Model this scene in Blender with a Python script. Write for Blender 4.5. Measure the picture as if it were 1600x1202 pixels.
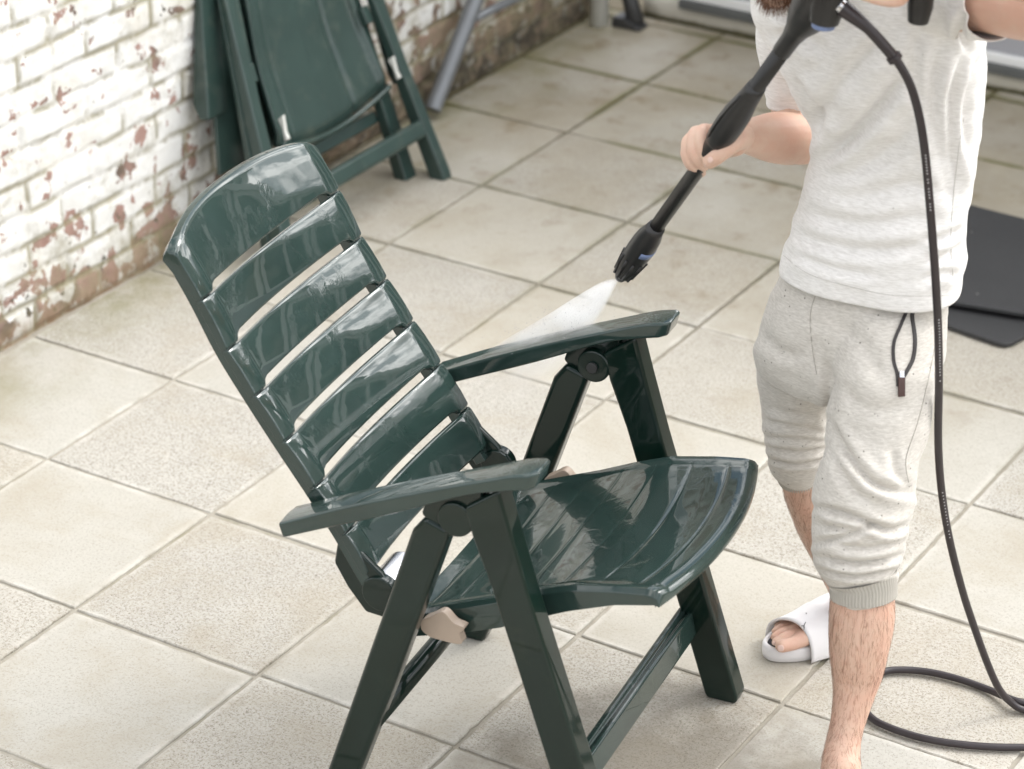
import bpy, bmesh, math, random
from mathutils import Vector, Matrix, noise, Quaternion
rad = math.radians
sc = bpy.context.scene
for o in list(bpy.data.objects): bpy.data.objects.remove(o)
random.seed(7)

# ------------------------------------------------------------ camera
CAMP = Vector((3.39165, -3.74851, 2.74839))
cd = bpy.data.cameras.new('camera'); cam = bpy.data.objects.new('camera', cd)
sc.collection.objects.link(cam); sc.camera = cam
cam.location = CAMP
cam.rotation_euler = (rad(62.64746), rad(-0.42148), rad(31.48972))
cd.sensor_width = 36; cd.lens = 4319.708/1600*36
cd.clip_start = .05; cd.clip_end = 400
cd.dof.use_dof = True; cd.dof.focus_distance = 4.75; cd.dof.aperture_fstop = 4.0

# ------------------------------------------------------------ sky
SUN_EL, SUN_AZ = 47, 54      # azimuth from +x towards +y
w = bpy.data.worlds.new('World'); sc.world = w; w.use_nodes = True
nt = w.node_tree; nt.nodes.clear()
wo = nt.nodes.new('ShaderNodeOutputWorld'); bg = nt.nodes.new('ShaderNodeBackground')
sky = nt.nodes.new('ShaderNodeTexSky'); sky.sky_type = 'NISHITA'; sky.sun_disc = False
sky.sun_elevation = rad(SUN_EL); sky.sun_rotation = rad(90-SUN_AZ)
sky.air_density = 1; sky.dust_density = 2.5
tc = nt.nodes.new('ShaderNodeTexCoord')
mp = nt.nodes.new('ShaderNodeMapping'); mp.inputs['Scale'].default_value = (1.6, 1.6, 3.4)
mp.inputs['Location'].default_value = (3.1, .7, .35)
ns = nt.nodes.new('ShaderNodeTexNoise'); ns.inputs['Scale'].default_value = 1.9
ns.inputs['Detail'].default_value = 9; ns.inputs['Roughness'].default_value = .58
cr = nt.nodes.new('ShaderNodeValToRGB')
cr.color_ramp.elements[0].position = .40; cr.color_ramp.elements[0].color = (0, 0, 0, 1)
cr.color_ramp.elements[1].position = .53; cr.color_ramp.elements[1].color = (1, 1, 1, 1)
ns2 = nt.nodes.new('ShaderNodeTexNoise'); ns2.inputs['Scale'].default_value = 4.5; ns2.inputs['Detail'].default_value = 8
cc = nt.nodes.new('ShaderNodeValToRGB')
cc.color_ramp.elements[0].position = .44; cc.color_ramp.elements[0].color = (7.5, 7.8, 8.3, 1)
cc.color_ramp.elements[1].position = .56; cc.color_ramp.elements[1].color = (27.0, 26.8, 26.4, 1)
mx = nt.nodes.new('ShaderNodeMix'); mx.data_type = 'RGBA'
L = nt.links
L.new(tc.outputs['Generated'], mp.inputs[0]); L.new(mp.outputs[0], ns.inputs[0]); L.new(mp.outputs[0], ns2.inputs[0])
L.new(ns.outputs[0], cr.inputs[0]); L.new(ns2.outputs[0], cc.inputs[0])
L.new(cr.outputs[0], mx.inputs[0]); L.new(sky.outputs[0], mx.inputs[6]); L.new(cc.outputs[0], mx.inputs[7])
dt = nt.nodes.new('ShaderNodeVectorMath'); dt.operation = 'DOT_PRODUCT'; L.new(tc.outputs['Generated'], dt.inputs[0])
dt.inputs[1].default_value = (math.cos(rad(SUN_EL))*math.cos(rad(SUN_AZ)), math.cos(rad(SUN_EL))*math.sin(rad(SUN_AZ)), math.sin(rad(SUN_EL)))
d1_ = nt.nodes.new('ShaderNodeMath'); d1_.operation = 'MAXIMUM'; L.new(dt.outputs['Value'], d1_.inputs[0]); d1_.inputs[1].default_value = 0
d2_ = nt.nodes.new('ShaderNodeMath'); d2_.operation = 'POWER'; L.new(d1_.outputs[0], d2_.inputs[0]); d2_.inputs[1].default_value = 5
d3_ = nt.nodes.new('ShaderNodeMath'); d3_.operation = 'MULTIPLY_ADD'; L.new(d2_.outputs[0], d3_.inputs[0]); d3_.inputs[1].default_value = 2.4; d3_.inputs[2].default_value = .85
gl = nt.nodes.new('ShaderNodeVectorMath'); gl.operation = 'SCALE'; L.new(cc.outputs[0], gl.inputs[0]); L.new(d3_.outputs[0], gl.inputs['Scale']); L.new(gl.outputs[0], mx.inputs[7])
L.new(mx.outputs[2], bg.inputs[0]); bg.inputs[1].default_value = .12
L.new(bg.outputs[0], wo.inputs[0])

# ------------------------------------------------------------ sun
sl = bpy.data.lights.new('sun', 'SUN'); sl.energy = 0.75; sl.angle = rad(14); sl.color = (1, .96, .90)
so = bpy.data.objects.new('sun', sl); sc.collection.objects.link(so)
sd = Vector((math.cos(rad(SUN_EL))*math.cos(rad(SUN_AZ)), math.cos(rad(SUN_EL))*math.sin(rad(SUN_AZ)), math.sin(rad(SUN_EL))))
so.rotation_euler = sd.to_track_quat('Z', 'Y').to_euler(); so.location = sd*20
sc.view_settings.view_transform = 'Standard'; sc.view_settings.look = 'None'
sc.view_settings.exposure = 0.27; sc.view_settings.gamma = 1

# ------------------------------------------------------------ maths helpers (true camera rays met with real planes)
RM = cam.rotation_euler.to_matrix(); FPX = 4319.708
def ray(x, y): return RM @ Vector(((x-800)/FPX, -(y-601)/FPX, -1))
def onplane(x, y, n, d):
    r = ray(x, y); n = Vector(n); return CAMP + r*((d-n.dot(CAMP))/n.dot(r))
def gnd(x, y, z=0): return onplane(x, y, (0, 0, 1), z)
NH = Vector((-0.519097, 0.854715, 0)); LAT = Vector((0.854715, 0.519097, 0)); PC = Vector((1.78, .02, 0))
def D(x, y, d): return onplane(x, y, NH, NH.dot(PC)+d)

def link(o, parent=None):
    sc.collection.objects.link(o)
    if parent: o.parent = parent
    return o
def tag(o, label=None, cat=None, group=None, kind=None):
    if label: o['label'] = label
    if cat: o['category'] = cat
    if group: o['group'] = group
    if kind: o['kind'] = kind
    return o
def empty(name, loc=(0, 0, 0), rz=0):
    o = bpy.data.objects.new(name, None); o.empty_display_size = .1
    o.location = loc; o.rotation_euler = (0, 0, rz); return link(o)
def mesh(name, vs, fs, mat, parent=None, smooth=True, bevel=0, seg=3, sub=0, wn=True, angle=30):
    me = bpy.data.meshes.new(name); me.from_pydata([tuple(v) for v in vs], [], fs)
    bm = bmesh.new(); bm.from_mesh(me); bmesh.ops.recalc_face_normals(bm, faces=bm.faces); bm.to_mesh(me); bm.free()
    if smooth:
        for p in me.polygons: p.use_smooth = True
    for m in (mat if isinstance(mat, (list, tuple)) else [mat]): me.materials.append(m)
    o = link(bpy.data.objects.new(name, me), parent)
    if bevel:
        b = o.modifiers.new('bevel', 'BEVEL'); b.width = bevel; b.segments = seg; b.limit_method = 'ANGLE'; b.angle_limit = rad(angle)
    if sub:
        s = o.modifiers.new('sub', 'SUBSURF'); s.levels = s.render_levels = sub
    if bevel and wn:
        o.modifiers.new('wn', 'WEIGHTED_NORMAL').keep_sharp = False
    return o
class MB:
    def __init__(s): s.v = []; s.f = []
    def add(s, vs, fs):
        n = len(s.v); s.v += [Vector(v) for v in vs]; s.f += [[i+n for i in f] for f in fs]
    def box(s, a, b, M=None):
        vs = [Vector((x, y, z)) for x in (a[0], b[0]) for y in (a[1], b[1]) for z in (a[2], b[2])]
        if M: vs = [M @ v for v in vs]
        s.add(vs, [(0,1,3,2),(4,6,7,5),(0,4,5,1),(2,3,7,6),(0,2,6,4),(1,5,7,3)])
    def prism(s, prof, x0, x1, fn=lambda a, b, x: (x, a, b)):
        n = len(prof)
        vs = [fn(a, b, x0) for a, b in prof]+[fn(a, b, x1) for a, b in prof]
        s.add(vs, [list(range(n)), list(range(n, 2*n))[::-1]]+[(i, (i+1) % n, n+(i+1) % n, n+i) for i in range(n)])
    def tube(s, pts, r, n=16, caps=True):
        pts = [Vector(p) for p in pts]; rr = r if isinstance(r, (list, tuple)) else [r]*len(pts)
        up = None; base = len(s.v); 
        for i, p in enumerate(pts):
            t = (pts[min(i+1, len(pts)-1)]-pts[max(i-1, 0)]).normalized()
            if up is None: up = t.orthogonal().normalized()
            up = (up-t*up.dot(t)).normalized(); sd_ = t.cross(up)
            for k in range(n):
                a = 2*math.pi*k/n; s.v.append(p+(up*math.cos(a)+sd_*math.sin(a))*rr[i])
        for i in range(len(pts)-1):
            for k in range(n):
                a = base+i*n+k; b = base+i*n+(k+1) % n; s.f.append([a, b, b+n, a+n])
        if caps:
            s.f.append([base+k for k in range(n)][::-1]); m = base+(len(pts)-1)*n; s.f.append([m+k for k in range(n)])
    def out(s, name, mat, parent=None, **k): return mesh(name, s.v, s.f, mat, parent, **k)
def lerp(a, b, t): return a+(b-a)*t
def sm(a, b, x):
    t = max(0, min(1, (x-a)/(b-a))); return t*t*(3-2*t)
def interp(tab, x):
    if x <= tab[0][0]: return tab[0][1]
    for (a, b), (c, d) in zip(tab, tab[1:]):
        if x <= c: return b+(d-b)*(x-a)/(c-a)
    return tab[-1][1]
def spline(pts, n):
    pts = [Vector(p) for p in pts]; out = []
    for i in range(len(pts)-1):
        p0 = pts[max(i-1, 0)]; p1 = pts[i]; p2 = pts[i+1]; p3 = pts[min(i+2, len(pts)-1)]
        for k in range(n):
            t = k/n
            out.append(.5*((2*p1)+(p2-p0)*t+(2*p0-5*p1+4*p2-p3)*t*t+(3*p1-p0-3*p2+p3)*t**3))
    return out+[pts[-1]]

# ------------------------------------------------------------ material DSL
class N:
    def __init__(s, name):
        s.m = bpy.data.materials.new(name); s.m.use_nodes = True; s.t = s.m.node_tree
        s.b = s.t.nodes['Principled BSDF']; s.o = s.t.nodes['Material Output']
    def n(s, typ, ins=None, **props):
        nd = s.t.nodes.new(typ)
        for k, v in props.items(): setattr(nd, k, v)
        for k, v in (ins or {}).items(): s.set(nd.inputs[k], v)
        return nd
    def set(s, sock, v):
        if isinstance(v, bpy.types.NodeSocket): s.t.links.new(v, sock)
        elif isinstance(v, bpy.types.Node): s.t.links.new(v.outputs[0], sock)
        elif isinstance(v, (tuple, list)) and len(v) == 3 and sock.type == 'RGBA': sock.default_value = (*v, 1)
        else: sock.default_value = v
    def p(s, **k):
        for a, v in k.items(): s.set(s.b.inputs[a.replace('_', ' ')], v)
    def obj(s): return s.n('ShaderNodeTexCoord').outputs['Object']
    def noise(s, scale, detail=4, rough=.5, vec=None, dist=0, out=0):
        nd = s.n('ShaderNodeTexNoise', {'Scale': scale, 'Detail': detail, 'Roughness': rough, 'Distortion': dist})
        s.t.links.new(vec or s.obj(), nd.inputs['Vector']); return nd.outputs[out]
    def vor(s, scale, vec=None, feature='F1', out=0, rnd=1):
        nd = s.n('ShaderNodeTexVoronoi', {'Scale': scale, 'Randomness': rnd}, feature=feature)
        s.t.links.new(vec or s.obj(), nd.inputs['Vector']); return nd.outputs[out]
    def ramp(s, fac, *stops, interp='LINEAR'):
        nd = s.n('ShaderNodeValToRGB'); cr = nd.color_ramp; cr.interpolation = interp
        while len(cr.elements) < len(stops): cr.elements.new(.5)
        for e, (p, c) in zip(cr.elements, stops):
            e.position = p; e.color = (c, c, c, 1) if not isinstance(c, (tuple, list)) else (*c, 1)
        s.t.links.new(fac, nd.inputs[0]); return nd.outputs[0]
    def mix(s, f, a, b, mode='MIX'):
        nd = s.n('ShaderNodeMix', data_type='RGBA', blend_type=mode)
        s.set(nd.inputs[0], f); s.set(nd.inputs[6], a); s.set(nd.inputs[7], b); return nd.outputs[2]
    def math(s, op, a, b=0., c=None):
        nd = s.n('ShaderNodeMath', operation=op); s.set(nd.inputs[0], a); s.set(nd.inputs[1], b)
        if c is not None: s.set(nd.inputs[2], c)
        return nd.outputs[0]
    def attr(s, name): return s.n('ShaderNodeAttribute', attribute_name=name).outputs['Fac']
    def sep(s, vec=None): return s.n('ShaderNodeSeparateXYZ', {0: vec or s.obj()}).outputs
    def bump(s, h, strength=.3, dist=.002, prev=None):
        ins = {'Height': h, 'Strength': strength, 'Distance': dist}
        nd = s.n('ShaderNodeBump', ins)
        if prev: s.t.links.new(prev, nd.inputs['Normal'])
        return nd.outputs[0]
def simple(name, col, rough=.5, metal=0, var=.15, scale=20, bump=0, bscale=200, **kw):
    m = N(name); f = m.noise(scale, 5)
    c = m.mix(f, tuple(x*(1-var) for x in col), tuple(min(1, x*(1+var)) for x in col))
    m.p(Base_Color=c, Roughness=rough, Metallic=metal)
    if bump: m.p(Normal=m.bump(m.noise(bscale, 3), bump, .001))
    for k, v in kw.items(): m.p(**{k: v})
    return m.m

M = {}
def plastic(name, col, wet, rbase, shiny=False):
    m = N(name)
    n1 = m.noise(9, 6, .6); n2 = m.noise(55, 5, .6); n3 = m.noise(2.6, 4)
    c = m.mix(m.ramp(n1, (.3, 0.), (.75, 1.)), tuple(x*.86 for x in col), tuple(x*1.14 for x in col))
    dust = m.ramp(m.noise(14, 7, .7), (.55, 0.), (.8, 1.))
    c = m.mix(m.math('MULTIPLY', dust, .03 if wet else .35), c, (.17, .18, .14))
    if wet:
        gr = m.ramp(m.noise(7, 4, .55), (.62, 0.), (.74, 1.)); c = m.mix(m.math('MULTIPLY', gr, .10), c, (.045, .045, .015))
    # film of water: mirror-smooth pools with ragged edges against damp plastic
    mask = m.ramp(m.noise(3.6, 8, .62, dist=.4), (.49, 0.), (.52, 1.))
    if shiny:
        m.p(Base_Color=c, Roughness=.2, Specular_IOR_Level=.1, Coat_Weight=1., Coat_IOR=1.54)
        m.p(Coat_Roughness=m.math('MULTIPLY_ADD', mask, -.018, .03))
        b = m.bump(m.noise(2.2, 2), .30, .010); b = m.bump(m.noise(9, 3, .5), .16, .003, b)
        m.p(Normal=b, Coat_Normal=m.bump(mask, .17, .0010, b))
    elif wet:
        m.p(Base_Color=c, Roughness=rbase, Specular_IOR_Level=.08, Coat_Weight=.75, Coat_Roughness=m.math('MULTIPLY_ADD', mask, -.03, .06), Coat_IOR=1.5)
        b = m.bump(m.noise(2.2, 2), .3, .01); m.p(Normal=b, Coat_Normal=b)
    else:
        m.p(Base_Color=c, Roughness=rbase, Specular_IOR_Level=.55)
        b = m.bump(m.noise(1.8, 3), .3, .02); m.p(Normal=m.bump(n2, .15, .0007, b))
    return m.m
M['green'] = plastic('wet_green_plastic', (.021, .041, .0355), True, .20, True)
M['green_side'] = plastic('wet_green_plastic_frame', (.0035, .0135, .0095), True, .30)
M['green_old'] = plastic('dull_green_plastic', (.028, .052, .045), False, .28)
M['steel'] = simple('steel', (.6, .6, .62), .22, 1, .1)
M['tan'] = simple('tan_plastic', (.38, .30, .235), .38, 0, .08, 40)
M['black'] = simple('black_plastic', (.017, .0162, .0162), .34, 0, .3, 60, .15, 300)
M['hose'] = simple('black_rubber', (.028, .021, .023), .33, 0, .3, 30, .1, 200)
M['blue'] = simple('blue_plastic', (.16, .21, .36), .4)
M['grey_metal'] = simple('grey_metal', (.19, .20, .21), .38, .35, .2, 12)
M['dark_metal'] = simple('dark_metal', (.05, .05, .05), .4, .3, .3, 20)
M['pipe'] = simple('white_pipe', (.62, .62, .58), .4, 0, .1, 14)

# ------------------------------------------------------------ ground and paving
T = .42
m = N('soil'); m.p(Base_Color=m.mix(m.noise(6, 6), (.10, .085, .055), (.20, .17, .12)), Roughness=.9); M['soil'] = m.m
g = mesh('ground', [(-60, -60, -.03), (60, -60, -.03), (60, 60, -.03), (-60, 60, -.03)], [(0, 1, 2, 3)], M['soil']); tag(g, kind='structure')
# joint bed
m = N('joint_mortar')
o_ = m.obj(); xyz = m.sep(o_)
far = m.ramp(m.math('MULTIPLY_ADD', m.noise(1.6, 4), 1.6, m.math('MULTIPLY_ADD', xyz[0], -.35, xyz[1])), (.10, 0.), (.65, 1.)) if False else None
yy = m.math('ADD', xyz[1], m.math('MULTIPLY', m.noise(2.2, 4), .8))
dirt = m.n('ShaderNodeMapRange', {0: yy, 1: 1.0, 2: 2.6}).outputs[0]
c = m.mix(m.noise(22, 6, .7), (.22, .195, .15), (.46, .43, .37))
c = m.mix(dirt, c, m.mix(m.noise(30, 5, .6), (.045, .04, .018), (.13, .105, .05)))
mossm = m.ramp(m.noise(3.1, 6, .65), (.56, 0.), (.68, 1.))
c = m.mix(m.math('MULTIPLY', mossm, .5), c, (.15, .135, .045))
m.p(Base_Color=c, Roughness=.9, Normal=m.bump(m.noise(90, 6, .7), .7, .004)); M['joint'] = m.m
v = []; f = []
nx, ny = 2, 2
jb = mesh('joint_bed', [(-.44, -2.6, -.0045), (3.6, -2.6, -.0045), (3.6, 3.02, -.0045), (-.44, 3.02, -.0045)], [(0, 1, 2, 3)], M['joint']); tag(jb, kind='structure')

m = N('paving_slab')
o_ = m.obj(); xyz = m.sep(o_); S = m.attr('rough'); Rn = m.attr('rnd'); E_ = m.attr('edge')
big = m.noise(2.3, 5, .6); med = m.noise(11, 6, .62); fine = m.noise(330, 3, .7); grain = m.noise(140, 4, .75)
specks = m.ramp(m.vor(230), (.16, 1.), (.34, 0.)); speck_sel = m.ramp(m.noise(45, 4, .7), (.48, 0.), (.58, 1.))
smooth = m.mix(med, (.385, .37, .33), (.515, .50, .455)); smooth = m.mix(m.ramp(big, (.3, 0.), (.7, 1.)), smooth, (.41, .39, .345))
rough = m.mix(med, (.39, .37, .33), (.54, .52, .475)); rough = m.mix(m.ramp(big, (.35, 0.), (.7, 1.)), rough, (.41, .39, .35))
c = m.mix(S, smooth, rough)
g2 = m.noise(210, 3, .75)
c = m.mix(m.math('MULTIPLY', m.ramp(grain, (.40, 1.), (.52, 0.)), m.math('MULTIPLY_ADD', S, .30, .14)), c, (.23, .205, .165))
c = m.mix(m.math('MULTIPLY', m.ramp(g2, (.38, 1.), (.46, 0.)), m.math('MULTIPLY_ADD', S, .50, .36)), c, (.15, .13, .10))
c = m.mix(m.math('MULTIPLY', m.ramp(fine, (.58, 0.), (.8, 1.)), m.math('MULTIPLY_ADD', S, .40, .15)), c, (.80, .77, .69))
c = m.mix(m.math('MULTIPLY', m.math('MULTIPLY', specks, speck_sel), m.math('MULTIPLY_ADD', S, .62, .30)), c, (.09, .075, .055))
c = m.mix(m.math('MULTIPLY_ADD', Rn, .55, 0.), c, m.mix(.5, c, (.47, .42, .33)))
# pale lime bloom along the edges
bl = m.math('MULTIPLY', m.ramp(m.noise(7, 7, .7), (.42, 0.), (.55, 1.)), E_)
c = m.mix(m.math('MULTIPLY', bl, .5), c, (.66, .64, .59))
stn = m.ramp(m.noise(3.3, 8, .68, dist=.4), (.48, 0.), (.64, 1.))
c = m.mix(m.math('MULTIPLY', stn, .42), c, (.33, .285, .21))
rim = m.math('MULTIPLY', E_, m.ramp(m.noise(5, 7, .75), (.46, 0.), (.56, 1.))); c = m.mix(m.math('MULTIPLY', rim, .22), c, (.24, .20, .14))
# uncleaned part of the yard: brown film, green algae
yy = m.math('ADD', xyz[1], m.math('MULTIPLY', m.noise(1.7, 5), 1.1))
dirt = m.n('ShaderNodeMapRange', {0: yy, 1: 1.2, 2: 3.0}).outputs[0]
film = m.mix(m.noise(5, 7, .65), (.16, .13, .075), (.42, .375, .29))
mott = m.ramp(m.noise(3.2, 6, .62, dist=.3), (.36, .35), (.62, 1.))
c = m.mix(m.math('MULTIPLY', m.math('MULTIPLY', dirt, mott), .88), c, film)
wx = m.n('ShaderNodeMapRange', {0: m.math('ADD', xyz[0], m.math('MULTIPLY', m.noise(6, 6, .6), .25)), 1: .02, 2: -.30}).outputs[0]
alg = m.math('MULTIPLY', wx, m.ramp(m.noise(4, 7, .7), (.42, 0.), (.62, 1.)))
c = m.mix(m.math('MULTIPLY', alg, .75), c, (.16, .15, .05))
mj = m.math('MULTIPLY', m.math('MULTIPLY', E_, dirt), m.ramp(m.noise(2.7, 5, .6), (.42, 0.), (.56, 1.)))
c = m.mix(m.math('MULTIPLY', mj, .75), c, (.13, .125, .035))
spots = m.math('MULTIPLY', m.ramp(m.noise(9, 7, .7), (.55, 0.), (.66, 1.)), dirt)
c = m.mix(m.math('MULTIPLY', spots, .6), c, (.16, .11, .05))
# wet patches
d1 = m.n('ShaderNodeVectorMath', {0: o_, 1: (1.62, -.33, 0)}, operation='DISTANCE').outputs['Value']
wet = m.n('ShaderNodeMapRange', {0: m.math('ADD', d1, m.math('MULTIPLY', m.noise(8, 7, .65), .75)), 1: .72, 2: .55}).outputs[0]
c = m.mix(m.math('MULTIPLY', wet, .85), c, m.mix(.62, c, (.13, .105, .07)))
wetf = m.math('MAXIMUM', wet, m.math('MULTIPLY', dirt, .55))
m.p(Base_Color=c, Roughness=m.math('MULTIPLY_ADD', wetf, -.38, .80), Specular_IOR_Level=.4)
b = m.bump(grain, m.math('MULTIPLY_ADD', S, .45, .12), .003); b = m.bump(fine, .25, .001, b); b = m.bump(med, .2, .004, b)
m.p(Normal=b); M['slab'] = m.m

def paving():
    vs = []; fs = []; RO = []; RN = []; ED = []
    x_edges = [-1+i for i in range(0, 10)]; 
    G = .0043
    for i in range(-1, 8):
        for j in range(-6, 8):
            x0, x1, y0, y1 = i*T, (i+1)*T, j*T, (j+1)*T
            if i == -1: x0 = -.395
            if j == 7: y1 = 2.995
            x0 += G; x1 -= G; y0 += G; y1 -= G
            dy = random.uniform(-.004, .004) if i not in (0, -1) else 0
            rg = 1. if (i+j) % 2 == 0 else 0.
            if j == 7: rg = .3
            rn = random.random(); dz = random.uniform(-.0012, .0012); tx = random.uniform(-.002, .002); ty = random.uniform(-.002, .002)
            n = 22; rings = []
            for (ins, z) in ((-.0005, -.012), (0, -.0022), (.0022, 0), (.016, 0.0002)):
                ring = []
                for sd_ in range(4):
                    for k in range(n):
                        t = k/n
                        a = [(x0, y0), (x1, y0), (x1, y1), (x0, y1)][sd_]; b2 = [(x1, y0), (x1, y1), (x0, y1), (x0, y0)][sd_]
                        px = lerp(a[0], b2[0], t); py = lerp(a[1], b2[1], t)
                        jit = noise.noise(Vector((px*40, py*40, i*3+j)))*.0028+noise.noise(Vector((px*140, py*140, 9)))*.0016
                        if ins > .01: jit = 0
                        q = ins+max(-.001, jit)
                        cx, cy = (x0+x1)/2, (y0+y1)/2
                        px2 = max(x0+q, min(x1-q, px)); py2 = max(y0+q, min(y1-q, py))
                        ring.append((px2, py2+dy, z+dz+(px2-cx)*tx+(py2-cy)*ty))
                rings.append(ring)
            b0 = len(vs); Lr = 4*n
            for ri, r_ in enumerate(rings):
                vs += r_; RO += [rg]*Lr; RN += [rn]*Lr; ED += [1. if ri < 3 else 0.]*Lr
            for r_ in range(3):
                for k in range(Lr):
                    a = b0+r_*Lr+k; b2 = b0+r_*Lr+(k+1) % Lr; fs.append((a, b2, b2+Lr, a+Lr))
            fs.append([b0+3*Lr+k for k in range(Lr)])
    me = bpy.data.meshes.new('paving'); me.from_pydata(vs, [], fs); me.materials.append(M['slab'])
    for nme, dat in (('rough', RO), ('rnd', RN), ('edge', ED)):
        at = me.attributes.new(nme, 'FLOAT', 'POINT'); at.data.foreach_set('value', dat)
    o = link(bpy.data.objects.new('paving', me)); tag(o, kind='structure'); return o
paving()

# ------------------------------------------------------------ painted brick wall on the left
m = N('painted_brick')
o_ = m.obj(); xyz = m.sep(o_); H = m.attr('mortar'); BR = m.attr('brick')
z_ = xyz[2]; y_ = xyz[1]
big = m.noise(2.5, 6, .6); med = m.noise(16, 7, .68); med2 = m.noise(23, 6, .62, dist=.5); fine = m.noise(110, 5, .7)
paint = m.mix(med, (.63, .625, .60), (.82, .815, .79)); paint = m.mix(m.ramp(m.noise(6, 6, .6), (.5, 0.), (.75, 1.)), paint, (.62, .585, .50))
red = m.mix(med2, (.26, .145, .115), (.40, .27, .235)); red = m.mix(m.ramp(m.noise(9, 4), (.50, 0.), (.66, .8)), red, (.085, .07, .05))
# height / distance along the wall raise decay
low = m.n('ShaderNodeMapRange', {0: z_, 1: .26, 2: .0}).outputs[0]
farw = m.n('ShaderNodeMapRange', {0: y_, 1: .7, 2: 1.9}).outputs[0]
th = m.math('MULTIPLY_ADD', low, .13, m.math('MULTIPLY', farw, .075))
flake = m.math('ADD', m.math('MULTIPLY_ADD', H, -.05, m.noise(12.5, 8, .60, dist=.35)), th)
flake = m.ramp(flake, (.590, 0.), (.612, 1.))
c = m.mix(flake, paint, red)
pits = m.ramp(m.math('ADD', m.noise(34, 5, .6), m.math('MULTIPLY', th, .8)), (.69, 0.), (.72, 1.))
c = m.mix(pits, c, (.075, .065, .045))
gr = m.math('MULTIPLY', H, m.ramp(m.math('ADD', m.noise(7, 6, .65), th), (.45, 0.), (.55, 1.)))
c = m.mix(m.math('MULTIPLY', gr, .8), c, m.mix(med, (.12, .105, .05), (.33, .29, .17)))
alg = m.ramp(m.math('ADD', m.noise(8, 7, .7), m.math('MULTIPLY', th, 1.5)), (.56, 0.), (.72, 1.))
c = m.mix(m.math('MULTIPLY', alg, .6), c, m.mix(fine, (.15, .125, .06), (.36, .32, .20)))
base = m.n('ShaderNodeMapRange', {0: m.math('MULTIPLY_ADD', m.noise(8, 7, .7), .13, m.math('MULTIPLY_ADD', farw, -.08, z_)), 1: .115, 2: .055}).outputs[0]
dk = m.mix(m.noise(12, 6, .6), (.085, .07, .035), (.33, .17, .10)); dk = m.mix(farw, dk, (.05, .042, .03))
bits = m.ramp(m.noise(20, 6, .65), (.42, 1.), (.60, .25))
c = m.mix(m.math('MULTIPLY', m.math('MULTIPLY', base, bits), .95), c, dk)
m.p(Base_Color=c, Roughness=.75)
b = m.bump(fine, .35, .002); b = m.bump(flake, -.5, .003, b); b = m.bump(med, .5, .006, b); m.p(Normal=b); M['wall'] = m.m
def brickwall():
    vs = []; mo = []; br = []
    y0, y1, z0, z1, st = -.6, 3.02, -.03, 1.15, .0065
    ny = int((y1-y0)/st); nz = int((z1-z0)/st)
    BW, BH = .225, .072
    for iz in range(nz+1):
        z = z0+iz*st
        for iy in range(ny+1):
            y = y0+iy*st
            wz = z+.006*noise.noise(Vector((y*3, z*4, 3)))+.003*noise.noise(Vector((y*19, z*19, 1))); wy = y+.008*noise.noise(Vector((y*8, z*12, 7)))
            row = math.floor(wz/BH); off = .5*(row % 2)+.12*noise.noise(Vector((row*5.3, 1, 1)))
            u = wy/BW+off; col = math.floor(u); fu = (u-col)*BW; fv = (wz/BH-row)*BH
            d = min(fu, BW-fu, fv, BH-fv)
            k = 1-sm(.002, .011, d)
            rb = noise.noise(Vector((row*7.31, col*3.77, .5)))
            h = -.0062*k*(.35+.65*sm(-.25, .3, noise.noise(Vector((y*5, z*9, 11)))))+rb*.003+.0035*noise.noise(Vector((y*14, z*14, 2)))+.002*noise.noise(Vector((y*40, z*40, 5)))+.0012*noise.noise(Vector((y*95, z*95, 8)))
            vs.append((-.405+h, y, z)); mo.append(k); br.append(rb*.5+.5)
    fs = []
    for iz in range(nz):
        for iy in range(ny):
            a = iz*(ny+1)+iy; fs.append((a, a+1, a+ny+2, a+ny+1))
    # the rest of the wall: a solid body behind the weathered face
    n = len(vs)
    X = -.63
    for (x, y, z) in ((X, y0, z0), (X, y0+ny*st, z0), (X, y0+ny*st, 2.2), (X, y0, 2.2), (-.412, y0, z0+nz*st), (-.412, y0+ny*st, z0+nz*st), (-.412, y0+ny*st, 2.2), (-.412, y0, 2.2), (-.412, y0, z0), (-.412, y0+ny*st, z0)):
        vs.append((x, y, z)); mo.append(0); br.append(.5)
    a = n
    fs += [(a, a+1, a+2, a+3), (a+4, a+5, a+6, a+7), (a+3, a+2, a+6, a+7), (a, a+3, a+7, a+8), (a+1, a+9, a+6, a+2)]
    me = bpy.data.meshes.new('brick_wall'); me.from_pydata(vs, [], fs); me.materials.append(M['wall'])
    for nme, dat in (('mortar', mo), ('brick', br)):
        at = me.attributes.new(nme, 'FLOAT', 'POINT'); at.data.foreach_set('value', dat)
    for p in me.polygons: p.use_smooth = True
    o = link(bpy.data.objects.new('brick_wall', me))
    tag(o, 'old brick wall in flaking white paint with mossy foot, left side of the yard', 'wall')
brickwall()

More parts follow.
